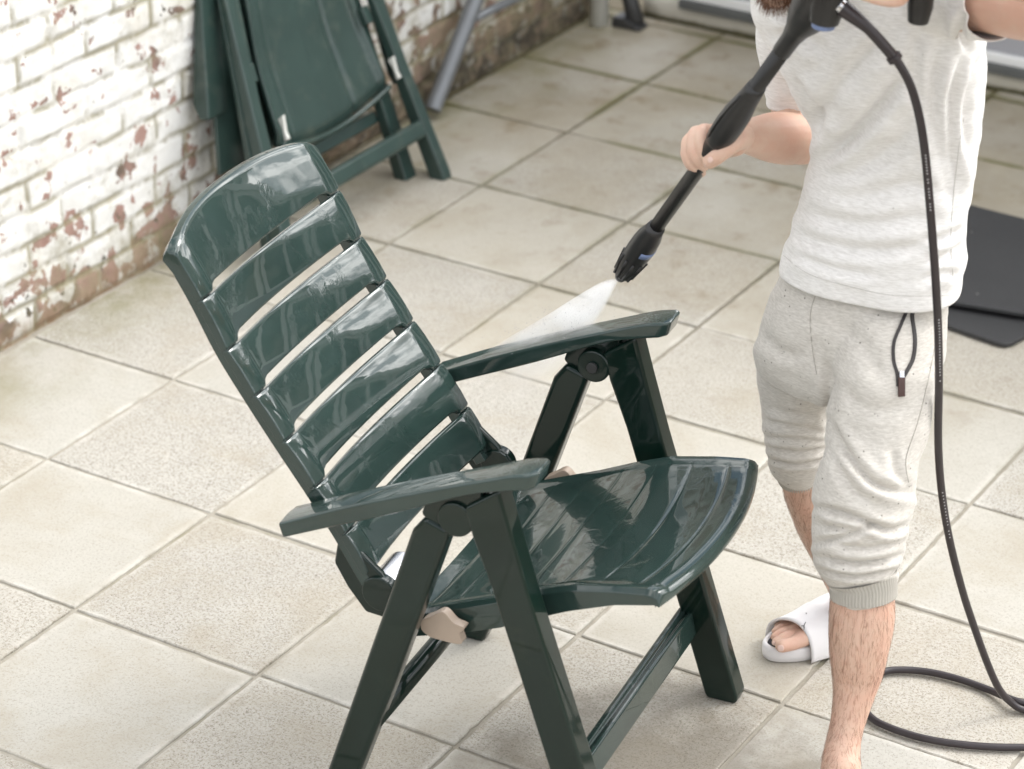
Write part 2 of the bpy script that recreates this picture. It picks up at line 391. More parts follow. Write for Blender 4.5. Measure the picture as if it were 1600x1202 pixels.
# ------------------------------------------------------------ house at the far end of the yard
m = N('plinth_render'); o_ = m.obj(); xyz = m.sep(o_)
c = m.mix(m.noise(9, 7, .65), (.38, .35, .28), (.55, .52, .45))
mz = m.n('ShaderNodeMapRange', {0: m.math('MULTIPLY_ADD', m.noise(16, 7, .7), -.022, xyz[2]), 1: .004, 2: -.006}).outputs[0]
c = m.mix(mz, c, m.mix(m.noise(30, 4), (.05, .045, .02), (.13, .115, .05)))
m.p(Base_Color=c, Roughness=.85, Normal=m.bump(m.noise(40, 6, .7), .5, .004)); M['plinth'] = m.m
M['rail_dark'] = simple('grey_rail', (.115, .12, .118), .45, .1, .2, 15)
M['cladding'] = simple('lavender_grey_panel', (.36, .36, .385), .42, 0, .07, 6)
M['upvc'] = simple('white_frame', (.78, .78, .77), .35, 0, .05, 8)
m = N('window_glass'); m.p(Base_Color=m.mix(m.ramp(m.noise(1.1, 2), (.45, 0.), (.55, 1.)), (.10, .11, .115), (.34, .33, .31)), Roughness=.04, Specular_IOR_Level=.6); M['glass'] = m.m
M['houseb'] = simple('house_render', (.66, .64, .60), .8, 0, .3, 25)
def house():
    r = empty('garden_room', (1.8, 3.0, 0))
    tag(r, 'grey panelled garden room with dark bottom rail on a pale plinth at the back', 'building')
    X0, X1 = -2.07, 3.3; z = lambda v: v
    b = MB(); n = 90
    # plinth with worn lower edge
    vs = []; fs = []
    for i in range(n+1):
        x = lerp(X0, X1, i/n); j = .006*noise.noise(Vector((x*9, 2, 0)))
        for (yy_, zz) in ((.0+j, -.03), (.002+j*.5, .025), (.004, .047), (.25, .047), (.25, -.03)): vs.append((x, yy_, zz))
    for i in range(n):
        for k in range(5): a = i*5+k; c2 = i*5+(k+1) % 5; fs.append((a, c2, c2+5, a+5))
    fs += [(0, 1, 2, 3, 4), tuple(n*5+k for k in range(5))]
    mesh('plinth', vs, fs, M['plinth'], r)
    b = MB(); b.box((X0+.12, -.012, .047), (X1, .2, .074)); b.out('bottom_rail', M['rail_dark'], r, bevel=.003)
    b = MB(); b.box((X0+.12, -.004, .0745), (X1, .19, .103)); b.out('sill', M['upvc'], r, bevel=.004)
    b = MB()
    for k in range(6): b.box((X0+.12, .008, .104+k*.085), (X1, .16, .104+k*.085+.082))
    b.box((X0+.13, .012, .1), (X1-.01, .15, .62)); b.out('panel', M['cladding'], r, bevel=.004)
    for i in range(4):
        xa = X0+.14+i*1.27; wn = MB()
        for (a, b2) in (((xa, .0, .62), (xa+.10, .12, 2.0)), ((xa+1.10, 0, .62), (xa+1.2, .12, 2.0)), ((xa+.10, .0, .62), (xa+1.10, .12, .71)), ((xa+.10, 0, 1.91), (xa+1.10, .12, 2.0)), ((xa+.57, .01, .71), (xa+.65, .11, 1.91))):
            wn.box(a, b2)
        wo_ = wn.out('window', M['upvc'], r, bevel=.004)
        p = MB(); p.box((xa+.08, .05, .68), (xa+1.12, .06, 1.94)); p.out('pane', M['glass'], wo_)
    b = MB(); b.box((X0+.12, -.06, 2.0), (X1, .3, 2.12)); b.box((X0, .19, .62), (X1, .45, 2.0)); b.out('roof', M['upvc'], r, bevel=.005)
house()
def houseback():
    r = empty('town_house', (4.5, 9.5, 0)); tag(r, 'cream rendered house with white sash windows beyond the garden room, out of the picture', 'building')
    b = MB(); b.box((-6.5, 0, -.03), (1.9, 5, 5.2)); b.out('wall', M['houseb'], r)
    b = MB(); b.prism([(-.3, 5.2), (5.3, 5.2), (2.5, 6.8)], -6.7, 2.1); b.out('roof', M['dark_metal'], r)
    for fx in (-5.6, -3.4, -1.3, .5):
        for fz in (.9, 3.3):
            w_ = MB(); w_.box((fx, -.05, fz), (fx+.08, .03, fz+1.5)); w_.box((fx+1, -.05, fz), (fx+1.08, .03, fz+1.5)); w_.box((fx+.08, -.05, fz), (fx+1, .03, fz+.08)); w_.box((fx+.08, -.05, fz+1.42), (fx+1, .03, fz+1.5)); w_.box((fx+.08, -.05, fz+.72), (fx+1, .03, fz+.78)); w_.box((fx+.51, -.04, fz+.08), (fx+.56, .02, fz+1.42))
            wi = w_.out('window', M['upvc'], r); p = MB(); p.box((fx+.05, -.02, fz+.05), (fx+1.03, -.01, fz+1.45)); p.out('pane', M['glass'], wi)
houseback()

# ------------------------------------------------------------ the wet green chair
def make_chair():
    a = rad(98.1109)
    r = empty('garden_chair', (1.36803, -.35087, 0), a)
    tag(r, 'wet glossy dark green plastic armchair with slatted reclined back, being hosed down', 'chair')
    G = M['green']; GS = M['green_side']
    for s in (-1, 1):
        X = lambda v: s*v
        # legs
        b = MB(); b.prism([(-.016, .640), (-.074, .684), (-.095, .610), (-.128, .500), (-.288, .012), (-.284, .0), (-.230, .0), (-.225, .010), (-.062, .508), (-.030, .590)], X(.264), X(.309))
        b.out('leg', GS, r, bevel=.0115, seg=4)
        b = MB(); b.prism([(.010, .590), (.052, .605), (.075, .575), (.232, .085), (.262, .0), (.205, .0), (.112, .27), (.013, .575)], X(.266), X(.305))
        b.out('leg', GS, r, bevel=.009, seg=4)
        # armrest
        top = spline([(.306, .537, 0), (.184, .597, 0), (.051, .656, 0), (-.052, .699, 0), (-.100, .718, 0), (-.140, .727, 0)], 6)
        bot = spline([(-.134, .700, 0), (-.077, .684, 0), (-.014, .661, 0), (.104, .602, 0), (.232, .543, 0), (.298, .512, 0)], 6)
        n = len(top); ring = []; vs = []; fs = []
        for k in range(n):
            t = top[k]; u = bot[n-1-k]; q = k/(n-1)
            wi = .250+.006*math.sin(q*math.pi); wo2 = .312+.004*q
            wo2 -= .012*sm(.93, 1, q); wi += .010*sm(.93, 1, q)
            cr_ = .003
            cols = [(wi, u[0], u[1]), (wo2, u[0], u[1]), (wo2, t[0], t[1]), ((wi+wo2)/2, t[0], t[1]+cr_), (wi, t[0], t[1])]
            vs += [(X(c_[0]), c_[1], c_[2]) for c_ in cols]
        for k in range(n-1):
            for e in range(5): a_ = k*5+e; b_ = k*5+(e+1) % 5; fs.append((a_, b_, b_+5, a_+5))
        fs += [(0, 1, 2, 3, 4), tuple((n-1)*5+e for e in range(5))]
        mesh('armrest', vs, fs, G, r, bevel=.006, angle=40)
        # hinge block and disc
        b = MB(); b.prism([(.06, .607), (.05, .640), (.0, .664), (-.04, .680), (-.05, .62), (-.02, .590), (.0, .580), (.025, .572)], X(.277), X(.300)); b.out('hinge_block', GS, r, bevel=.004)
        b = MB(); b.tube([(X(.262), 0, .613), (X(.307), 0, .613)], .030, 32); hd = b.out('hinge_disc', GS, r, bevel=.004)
        b = MB(); b.tube([(X(.256), 0, .613), (X(.263), 0, .613)], [.010, .009], 12); b.out('bolt', M['dark_metal'], hd, bevel=.001)
        # back pivot
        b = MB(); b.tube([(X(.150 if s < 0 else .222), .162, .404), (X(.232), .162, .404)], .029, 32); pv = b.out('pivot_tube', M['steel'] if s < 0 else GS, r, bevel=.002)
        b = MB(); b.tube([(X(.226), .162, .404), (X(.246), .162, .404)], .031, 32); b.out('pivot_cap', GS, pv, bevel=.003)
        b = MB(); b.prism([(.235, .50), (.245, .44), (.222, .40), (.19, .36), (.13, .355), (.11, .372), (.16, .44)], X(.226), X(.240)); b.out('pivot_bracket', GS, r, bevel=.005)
    # lever
    b = MB()
    prof = spline([(.064, .358, 0), (.079, .368, 0), (.078, .386, 0), (.062, .398, 0), (.046, .410, 0), (.036, .409, 0), (.022, .396, 0), (.004, .391, 0), (.012, .378, 0), (.008, .362, 0), (.018, .357, 0), (.040, .357, 0), (.064, .358, 0)], 4)[:-1]
    b.prism([(p[0], p[1]) for p in prof], -.262, -.244); b.out('recline_lever', M['tan'], r, bevel=.003)
    b = MB(); b.prism([(p[0]+.0, p[1]) for p in prof], .262, .244); b.out('recline_lever', M['tan'], r, bevel=.003)
    # stretchers
    b = MB(); b.prism([(-.164, .122), (-.163, .158), (-.170, .169), (-.1795, .170), (-.1815, .1655), (-.1875, .1655), (-.1895, .1705), (-.197, .168), (-.2065, .128), (-.203, .120)], -.275, .275); b.out('stretcher', G, r, bevel=.004)
    b = MB(); b.prism([(.150+.0155*math.cos(q_*.3927)-.30*.026*math.sin(q_*.3927), .198+.026*math.sin(q_*.3927)+.25*.0155*math.cos(q_*.3927)) for q_ in range(16)], -.285, .285); b.out('stretcher', GS, r)
    # ---- backrest: profile through the slat joints, x across
    prof = [(.150, .400), (.176, .436), (.218, .504), (.270, .578), (.322, .649), (.372, .720), (.419, .791), (.461, .870), (.504, .942), (.548, 1.018)]
    # cumulative parameter
    def P(t):  # t = index param (float)
        i = max(0, min(len(prof)-2, int(t))); q = t-i
        p0 = prof[max(i-1, 0)]; p1 = prof[i]; p2 = prof[i+1]; p3 = prof[min(i+2, len(prof)-1)]
        return tuple(.5*(2*p1[k]+(p2[k]-p0[k])*q+(2*p0[k]-5*p1[k]+4*p2[k]-p3[k])*q*q+(3*p1[k]-p0[k]-3*p2[k]+p3[k])*q**3) for k in (0, 1))
    def Nn(t):
        a_ = P(max(0, t-.05)); b_ = P(min(len(prof)-1, t+.05)); d = Vector((b_[0]-a_[0], b_[1]-a_[1])).normalized()
        return Vector((d[1], -d[0]))     # backwards / down
    def pt(x, t, off):
        p = P(t); n_ = Nn(t); sg = .021*max(0, 1-(x/.205)**2)**1.0 if abs(x) < .205 else 0
        q = off+sg; return (x, p[0]+n_[0]*q, p[1]+n_[1]*q)
    xs = [-.242, -.239, -.224, -.208, -.2, -.185]+[-.185+.37*k/22 for k in range(1, 22)]+[.185, .2, .208, .224, .239, .242]
    mb = MB()
    def slat(tb, tt, gap_b, top=None):
        vs = []; fs = []; nr = 10
        for x in xs:
            ax = abs(x)
            g_ = gap_b*(1-sm(.196, .206, ax))
            b0 = tb+.008+g_; t0 = tt-.008
            lipx = 1-sm(.234, .242, ax)
            col = []
            pts = [(b0, .012), (b0, .003), (b0+.05, 0), (lerp(b0, t0, .33), -.0015), (lerp(b0, t0, .66), -.0015), (t0-.08, 0), (t0-.01, .002), (t0, .010), (t0-.03, .014), (b0+.03, .014)]
            if top:
                tp = top(x); pts = [(b0, .012), (b0, .003), (b0+.05, 0), (lerp(b0, tp, .33), -.001), (lerp(b0, tp, .62), 0), (tp-.14, .000), (tp-.045, .005), (tp, .016), (tp-.03, .028), (b0+.03, .014)]
                pts[8] = (tp-.08, .030)
            for (t_, o_2) in pts:
                o3 = o_2+(1-lipx)*.004
                vs.append(pt(x, t_, o3))
        nx_ = len(xs)
        for i in range(nx_-1):
            for k in range(nr): a_ = i*nr+k; b_ = i*nr+(k+1) % nr; fs.append((a_, b_, b_+nr, a_+nr))
        fs += [tuple(range(nr)), tuple((nx_-1)*nr+k for k in range(nr))]
        mb.add(vs, fs)
    for k in range(1, 7): slat(k+0. if k > 1 else 1.05, k+1., .13 if k > 1 else .0)
    def toparc(x):
        ax = abs(x)
        pz = .000+.060*0
        return 8.13+.37*(1-(ax/.245)**2.6)-.10*sm(.236, .243, ax)
    slat(7., 8., .13, toparc)
    # side rails
    for s in (-1, 1):
        vs = []; fs = []; n = 40
        for k in range(n+1):
            t_ = lerp(.75, 7.85, k/n)
            for (x, o2) in ((.206, .009), (.241, .009), (.241, .030), (.206, .030)):
                p = P(t_); n_ = Nn(t_); vs.append((s*x, p[0]+n_[0]*o2, p[1]+n_[1]*o2))
        for k in range(n):
            for e in range(4): a_ = k*4+e; b_ = k*4+(e+1) % 4; fs.append((a_, b_, b_+4, a_+4))
        fs += [(0, 1, 2, 3), tuple(n*4+e for e in range(4))]
        mb.add(vs, fs)
    mb.out('backrest', G, r, bevel=.0022, seg=2, angle=35)
    # ---- seat
    st = [(-.312, .517), (-.290, .519), (-.237, .511), (-.160, .494), (-.096, .468), (-.030, .437), (.04, .408), (.087, .388), (.12, .384)]
    sb = [(-.312, .498), (-.238, .480), (-.161, .449), (-.109, .423), (-.046, .389), (.03, .358), (.104, .334), (.12, .335)]
    ys = [-.312+.432*k/72 for k in range(73)]
    grooves = [-.262, -.200, -.140, -.080, -.020, .04]
    def bow(x): return -.036*(1-(x/.235)**2)
    xs2 = [-.235, -.233, -.228, -.222, -.214, -.208, -.2]+[-.2+.4*k/20 for k in range(1, 20)]+[.2, .208, .214, .222, .228, .233, .235]
    vs = []; fs = []; ny_ = len(ys)
    def topz(x, y):
        z = interp(st, y); ax = abs(x)
        z -= .010*(1-(x/.235)**2)*sm(-.33, -.2, y)
        z -= .003*sm(.2115, .206, ax)+0
        z -= .010*sm(.226, .235, ax)**2
        if ax < .205:
            for g_ in grooves: z -= .0014*math.exp(-((y-g_)/.0020)**2)
        return z
    ys = sorted(set([round(v_, 5) for v_ in ys]+[round(g_+d_, 5) for g_ in grooves for d_ in (-.004, -.002, 0, .002, .004)])); ny_ = len(ys)
    for x in xs2:
        for y in ys:
            q = sm(-.05, -.312, y)
            yb = y+bow(x)*q
            z = topz(x, y)-.007*sm(-.304, -.312, y)
            vs.append((x, yb, z))
    nx_ = len(xs2)
    for i in range(nx_-1):
        for k in range(ny_-1): a_ = i*ny_+k; fs.append((a_, a_+1, a_+ny_+1, a_+ny_))
    # skirt: lower ring following the outline
    outline = [(0, k) for k in range(ny_)]+[(i, ny_-1) for i in range(1, nx_)]+[(nx_-1, k) for k in range(ny_-2, -1, -1)]+[(i, 0) for i in range(nx_-2, 0, -1)]
    base = len(vs)
    for (i, k) in outline:
        x, y, z = vs[i*ny_+k]; yr = ys[k]
        zb = interp(sb, yr)
        if k == 0: zb = .494+.004*(1-(x/.235)**2)
        vs.append((x*1.0, y, zb))
    nl = len(outline)
    for q in range(nl):
        i, k = outline[q]; i2, k2 = outline[(q+1) % nl]
        fs.append((i*ny_+k, i2*ny_+k2, base+(q+1) % nl, base+q))
    base2 = len(vs)
    for (i, k) in outline:
        x, y, z = vs[i*ny_+k]; yr = ys[k]; zb = vs[base+outline.index((i, k))][2] if False else None
        vs.append((x*.972, y*.985 if k else y+.008, (interp(sb, yr) if k else .494)+.001))
    for q in range(nl): fs.append((base+q, base+(q+1) % nl, base2+(q+1) % nl, base2+q))
    # underside sheet
    base3 = len(vs)
    for (i, k) in outline:
        x, y, z = vs[i*ny_+k]; vs.append((x*.972, y*.985 if k else y+.008, z-.012))
    for q in range(nl): fs.append((base2+q, base2+(q+1) % nl, base3+(q+1) % nl, base3+q))
    mesh('seat', vs, fs, G, r, bevel=.0025, seg=2, angle=50)
    return r
make_chair()
#PART2
# ------------------------------------------------------------ second chair, folded against the wall
def folded_chair():
    r = empty('folded_chair', (-.088, 0, 0)); r.rotation_euler = (0, -math.atan2(.42993, .90286), 0)
    tag(r, 'dry dull green plastic chair folded up and leaning on the painted brick wall', 'chair')
    G = M['green_old']
    # local: x = out from the wall (normal), y = along the wall, z = up the frame
    def bx(name, a, b, par=r, bev=.005, mat=G): q = MB(); q.box(a, b); return q.out(name, mat, par, bevel=bev)
    for (ya, yb, s) in ((1.112, 1.147, 1), (1.624, 1.658, -1)):
        dx_ = -.085 if s > 0 else -.048
        q = MB(); q.prism([(dx_, .0), (-.004, .0), (.0, .02), (.0, 1.02), (dx_, 1.02)], ya, yb, fn=lambda a, b, x: (a, x, b)); q.out('leg', G, r, bevel=.006)
        if s < 0: bx('leg', (-.118, 1.585, .012), (-.080, 1.625, 1.0))
        else: bx('leg', (-.118, 1.160, .012), (-.080, 1.196, 1.0))
        if s < 0: q = MB(); q.prism([(-.070, .30), (-.066, .27), (-.030, .262), (-.016, .30), (-.016, 1.05), (-.070, 1.05)], ya-.042 if s > 0 else yb+.002, ya-.003 if s > 0 else yb+.03, fn=lambda a, b, x: (a, x, b)); q.out('back_rail', G, r, bevel=.005)
        if s > 0: bx('side_rib', (-.058, ya-.004, .03), (-.046, ya+.004, .73), bev=.002)
        q = MB(); q.prism([(-.115, .45), (-.108, .41), (-.078, .402), (-.068, .44), (-.068, 1.0), (-.115, 1.0)], ya-.050 if s > 0 else yb+.034, ya+.02 if s > 0 else yb+.06, fn=lambda a, b, x: (a, x, b))
        if s > 0: q.out('armrest', G, r, bevel=.006)
        yc = 1.203 if s > 0 else 1.612
        q = MB(); q.prism([(-.004, .285), (.009, .288), (.006, .305), (.010, .325), (.014, .345), (.006, .343), (-.006, .34), (.0, .315)], yc-.003, yc+.006, fn=lambda a, b, x: (a, x, b)); q.out('clip', M['pipe'], r, bevel=.002)
        bx('bracket', (-.030, 1.150 if s > 0 else 1.595, .44), (-.004, 1.178 if s > 0 else 1.622, .485))
    bx('back_light_blocker', (-.135, 1.10, .27), (-.122, 1.64, 1.05))  # solid panel added in the backrest's place; blocks wall light so the gap darkens
    # crossbar
    q = MB(); q.prism([(-.03, .128), (.002, .126), (.008, .135), (.006, .165), (-.004, .172), (-.03, .168)], 1.148, 1.625, fn=lambda a, b, x: (a, x, b)); q.out('stretcher', G, r, bevel=.005)
    bx('stretcher', (-.116, 1.2, .20), (-.086, 1.59, .232))
    # seat panel seen from below: shallow tray with ribs and a rolled rim
    ys = [1.210+.392*k/64 for k in range(65)]; zs = [.245+.485*k/60 for k in range(61)]
    vs = []; fs = []
    def cv(y): return ((y-1.406)/.196)
    for z in zs:
        for y in ys:
            c = cv(y); zb = z+ (1-sm(.25, .6, z))*(.034*c*c)
            x = -.058+.03*sm(.42, .70, z)+.026*c*c+ .008*sm(.90, .97, abs(c)) - .012*(1-sm(.245, .275, z))
            for g_ in (1.275, 1.500): x -= .008*math.exp(-((y-g_)/.0035)**2)
            for g_ in (1.30, 1.41): x += .0015*math.exp(-((y-g_)/.012)**2)
            vs.append((x, y, zb))
    ny = len(ys)
    for i in range(len(zs)-1):
        for k in range(ny-1): a = i*ny+k; fs.append((a, a+1, a+ny+1, a+ny))
    n = len(vs); vs += [(x-.014, y, z) for x, y, z in vs]
    for i in range(len(zs)-1):
        for k in range(ny-1): a = n+i*ny+k; fs.append((a+ny, a+ny+1, a+1, a))
    for k in range(ny-1): fs.append((k+1, k, n+k, n+k+1)); a = (len(zs)-1)*ny+k; fs.append((a, a+1, n+a+1, n+a))
    for i in range(len(zs)-1): a = i*ny; fs.append((a, a+ny, n+a+ny, n+a)); a = i*ny+ny-1; fs.append((a+ny, a, n+a, n+a+ny))
    mesh('seat', vs, fs, G, r)
    q = MB(); q.tube([(-.052+.028*cv(y)**2, y, .243+.034*cv(y)**2) for y in ys], .0065, 10); q.out('seat_rim', G, r)
    for ch in list(r.children):
        for v in ch.data.vertices:
            v.co.z = min(v.co.z, .735)
            v.co.x = max(v.co.x, (-.396+.088+.42993*v.co.z)/.90286+(.012 if ch.name.startswith('seat') else 0)+.25*(v.co.x+.06))
            k = lerp(.22, -.05, max(0, min(1, (v.co.y-1.06)/.58))); v.co.y += k*(v.co.z-.64)
folded_chair()

# ------------------------------------------------------------ grey tube frame, pipe, dark leg in the far corner
def px_wall(x, y, X): return onplane(x, y, (1, 0, 0), X)
r = empty('tubular_frame', (-.36, 2.07, 0)); tag(r, 'grey metal tube frame leaning on the wall right behind the folded chair', 'metal frame')
iv = lambda p: Vector(p)-Vector((-.36, 2.07, 0))
b = MB(); b.tube([iv(px_wall(676, 172, -.345)), iv(px_wall(746, -8, -.345)), iv(px_wall(820, -200, -.345))], .0225, 24); b.out('post', M['grey_metal'], r, bevel=.002)
b = MB(); b.tube([iv(px_wall(722, 38, -.352)), iv(px_wall(805, -2, -.352)), iv(px_wall(900, -50, -.352))], .0125, 16); b.out('crossbar', M['grey_metal'], r)
b = MB(); _g = gnd(936, 38, 0); b.tube([_g, _g+Vector((0, 0, 1.9))], .027, 24); o = b.out('downpipe', M['pipe']); tag(o, 'white round downpipe in the far left corner of the yard', 'pipe')
r = empty('stand', gnd(985, 42)); tag(r, 'dark metal leg with splayed foot beside the white downpipe', 'stand')
f0 = gnd(985, 42)
b = MB(); b.tube([Vector((.02, .0, .012)), Vector((-.03, .03, .10)), Vector((-.08, .06, .25)), Vector((-.2, .13, .7))], [.026, .023, .021, .021], 8); b.out('leg', M['dark_metal'], r)
b = MB(); b.prism([(-.05, 0), (.045, 0), (.04, .012), (-.01, .03), (-.045, .03)], -.028, .028, fn=lambda a, b_, x: (a, x, b_)); b.out('foot', M['dark_metal'], r, bevel=.004)

# ------------------------------------------------------------ black rubber mat
m = N('rubber_mat'); f_ = m.ramp(m.noise(190, 3, .6), (.45, 0.), (.7, 1.))
c = m.mix(m.noise(7, 6, .65), (.020, .020, .021), (.038, .038, .039)); c = m.mix(m.math('MULTIPLY', f_, .25), c, (.07, .07, .072))
c = m.mix(m.ramp(m.vor(13), (.02, 1.), (.045, 0.)), c, (.35, .34, .32))
m.p(Base_Color=c, Roughness=.55, Normal=m.bump(m.noise(300, 3), .4, .001)); M['mat'] = m.m
def slabpoly(pts, z0, z1, name, rad_=.03, curl=None, par=None):
    # rounded polygon
    out = []; n = len(pts)
    for i in range(n):
        p = Vector(pts[i]); a = Vector(pts[i-1]); b = Vector(pts[(i+1) % n])
        u = (a-p).normalized(); v = (b-p).normalized()
        for k in range(7):
            t = k/6; q0 = p+u*rad_; q2 = p+v*rad_; out.append((q0*(1-t)**2+p*2*t*(1-t)+q2*t*t))
    q = MB(); q.prism([(p.x, p.y) for p in out], z0, z1, fn=lambda a, b_, x: (a, b_, x+(curl(a, b_) if curl else 0)))
    return q.out(name, M['mat'], par, bevel=.003)
A1 = [gnd(1420, 316), gnd(1690, 386), gnd(1700, 500), gnd(1600, 512), gnd(1420, 482)]
r = empty('rubber_mat', (0, 0, 0)); tag(r, 'black rubber mat folded double on the paving behind the person', 'mat')
A0 = [gnd(1420, 330), gnd(1700, 420), gnd(1640, 512), gnd(1572, 549), gnd(1430, 500)]
slabpoly([(p.x, p.y, 0) for p in A0], .0035, .0155, 'lower_layer', .03, None, r)
slabpoly([(p.x, p.y, 0) for p in A1], .024, .036, 'upper_layer', .02, None, r)

# ------------------------------------------------------------ person
from mathutils.bvhtree import BVHTree
def loft(mb, rings, cap=True):
    n = len(rings[0]); b0 = len(mb.v)
    for r_ in rings: mb.v += [Vector(p) for p in r_]
    for i in range(len(rings)-1):
        for k in range(n): a = b0+i*n+k; c_ = b0+i*n+(k+1) % n; mb.f.append([a, c_, c_+n, a+n])
    if cap:
        mb.f.append([b0+k for k in range(n)][::-1]); q = b0+(len(rings)-1)*n; mb.f.append([q+k for k in range(n)])
def bake(o):
    dg = bpy.context.evaluated_depsgraph_get(); dg.update()
    me = bpy.data.meshes.new_from_object(o.evaluated_get(dg)); mats = list(o.data.materials)
    o.modifiers.clear(); o.data = me; me.materials.clear()
    for m_ in mats: me.materials.append(m_)
    for p in me.polygons: p.use_smooth = True
    return o
def remesh(o, vox, it=4, fac=.5):
    m_ = o.modifiers.new('r', 'REMESH'); m_.mode = 'VOXEL'; m_.voxel_size = vox; m_.use_smooth_shade = True
    s_ = o.modifiers.new('s', 'SMOOTH'); s_.iterations = it; s_.factor = fac
    return bake(o)
def topx(v):
    q = (v-CAMP) @ RM
    return 800+FPX*q.x/-q.z, 601-FPX*q.y/-q.z
def catmull(tab, n):   # tab of tuples
    return [tuple(p) for p in []]
def ctab(tab, n):
    out = []; m_ = len(tab[0])
    for i in range(len(tab)-1):
        p0 = tab[max(i-1, 0)]; p1 = tab[i]; p2 = tab[i+1]; p3 = tab[min(i+2, len(tab)-1)]
        for k in range(n):
            t = k/n
            out.append(tuple(.5*(2*p1[j]+(p2[j]-p0[j])*t+(2*p0[j]-5*p1[j]+4*p2[j]-p3[j])*t*t+(3*p1[j]-p0[j]-3*p2[j]+p3[j])*t**3) for j in range(m_)))
    return out+[tab[-1]]
def limb(mb, tab, n=20, seg=5, k2=1.):
    """tab rows: px, py, depth, radius in px"""
    rows = ctab(tab, seg); pts = [D(a[0], a[1], a[2]) for a in rows]
    rr = [a[3]*(p-CAMP).length/FPX for a, p in zip(rows, pts)]
    up = NH.copy(); rings = []
    for i, p in enumerate(pts):
        t = (pts[min(i+1, len(pts)-1)]-pts[max(i-1, 0)]).normalized()
        e1 = (up-t*up.dot(t)).normalized(); e2 = t.cross(e1)
        rings.append([p+(e1*math.cos(2*math.pi*k/n)*k2+e2*math.sin(2*math.pi*k/n))*rr[i] for k in range(n)])
    # rounded ends
    def capr(p, t, r_, ring):
        return [[p+(v-p)*math.cos(a)+t*r_*math.sin(a) for v in ring] for a in (rad(30), rad(60), rad(82))]
    t0 = (pts[0]-pts[1]).normalized(); t1 = (pts[-1]-pts[-2]).normalized()
    rings = capr(pts[0], t0, rr[0], rings[0])[::-1]+rings+capr(pts[-1], t1, rr[-1], rings[-1])
    loft(mb, rings)
TH = rad(28)
E1 = LAT*math.cos(TH)-NH*math.sin(TH); E2 = -LAT*math.sin(TH)-NH*math.cos(TH)   # towards his left / forward
def body_rings(tab, n=72, seg=8, thick=.62, power=2.3):
    """rows: cy, L px, R px, depth, thick"""
    rows = ctab(tab, seg); rings = []
    for (cy, Lx, Rx, d, th) in rows:
        c = D((Lx+Rx)/2, cy, d); sc_ = (c-CAMP).length/FPX
        A = (Rx-Lx)/2*sc_/math.sqrt(math.cos(TH)**2+(th*math.sin(TH))**2)
        ring = []
        for k in range(n):
            a = 2*math.pi*k/n; ca, sa = math.cos(a), math.sin(a)
            ca = math.copysign(abs(ca)**(2/power), ca); sa = math.copysign(abs(sa)**(2/power), sa)
            ring.append(c+E1*A*ca+E2*A*th*sa)
        rings.append(ring)
    return rings

# skin
m = N('skin'); o_ = m.obj(); xyz = m.sep(o_)
n1 = m.noise(14, 5, .6); n2 = m.noise(80, 4, .6)
mo_ = m.ramp(m.noise(38, 5, .65), (.42, 0.), (.62, 1.))
c = m.mix(n1, (.60, .40, .30), (.68, .49, .385)); c = m.mix(m.math('MULTIPLY', mo_, .35), c, (.60, .33, .25)); c = m.mix(m.ramp(m.noise(9, 4), (.45, 0.), (.7, 1.)), c, (.62, .36, .27))
legz = m.n('ShaderNodeMapRange', {0: xyz[2], 1: .62, 2: .45}).outputs[0]
legz2 = m.n('ShaderNodeMapRange', {0: xyz[2], 1: .04, 2: .14}).outputs[0]
lg = m.math('MULTIPLY', legz, legz2)
mpn = m.n('ShaderNodeMapping', {0: o_, 3: (60, 60, 9)}); st_ = m.noise(3.2, 5, .6, vec=mpn.outputs[0], dist=1.2)
c = m.mix(m.math('MULTIPLY', lg, .22), c, (.50, .30, .21)); c = m.mix(m.math('MULTIPLY', lg, m.ramp(st_, (.52, 0.), (.66, .55))), c, (.30, .15, .09))
m.p(Base_Color=c, Roughness=.48, Subsurface_Weight=.12, Subsurface_Scale=.02, Subsurface_Radius=(1, .35, .2), Normal=m.bump(m.noise(420, 3, .6), .25, .0007, m.bump(n2, .16, .002))); M['skin'] = m.m

per = empty('person', (1.78, .02, 0)); tag(per, 'bearded person in white t-shirt and pale sweat shorts hosing the chair down', 'person')
def P0(o):      # keep world coordinates under the person's empty
    o.parent = per; o.matrix_parent_inverse = Matrix.Translation(-per.location); return o

LA = D(972, 430, .12); LB = D(1292, -18, -.22)     # axis of the lance
def lance(t, off=0): return LA.lerp(LB, t)
mb = MB()
# torso, neck, pelvis (inside the clothes)
loft(mb, body_rings([(-130, 1255, 1345, -.05, .95), (-95, 1262, 1362, -.03, .95), (-62, 1260, 1415, 0, .50), (-40, 1225, 1480, .0, .44), (0, 1215, 1500, 0, .46), (90, 1235, 1500, 0, .48), (200, 1305, 1485, 0, .5), (330, 1285, 1475, 0, .55), (430, 1260, 1460, 0, .58), (520, 1235, 1440, 0, .58), (580, 1235, 1425, 0, .55)], n=40, seg=4))
# legs
limb(mb, [(1375, 560, -.08, 56), (1372, 680, -.14, 48), (1356, 790, -.2, 42), (1350, 840, -.22, 42), (1348, 900, -.235, 46), (1347, 960, -.245, 51), (1342, 1015, -.25, 46), (1339, 1055, -.25, 39), (1331, 1100, -.265, 30), (1322, 1140, -.28, 26.5), (1316, 1172, -.295, 28), (1314, 1200, -.31, 31), (1316, 1235, -.315, 30)], 28, 5)
limb(mb, [(1255, 560, .08, 48), (1247, 640, .09, 38), (1248, 700, .10, 30), (1256, 757, .12, 34), (1283, 815, .155, 40), (1300, 860, .19, 34), (1314, 905, .205, 26), (1328, 938, .215, 24), (1345, 962, .22, 26)], 24, 5)
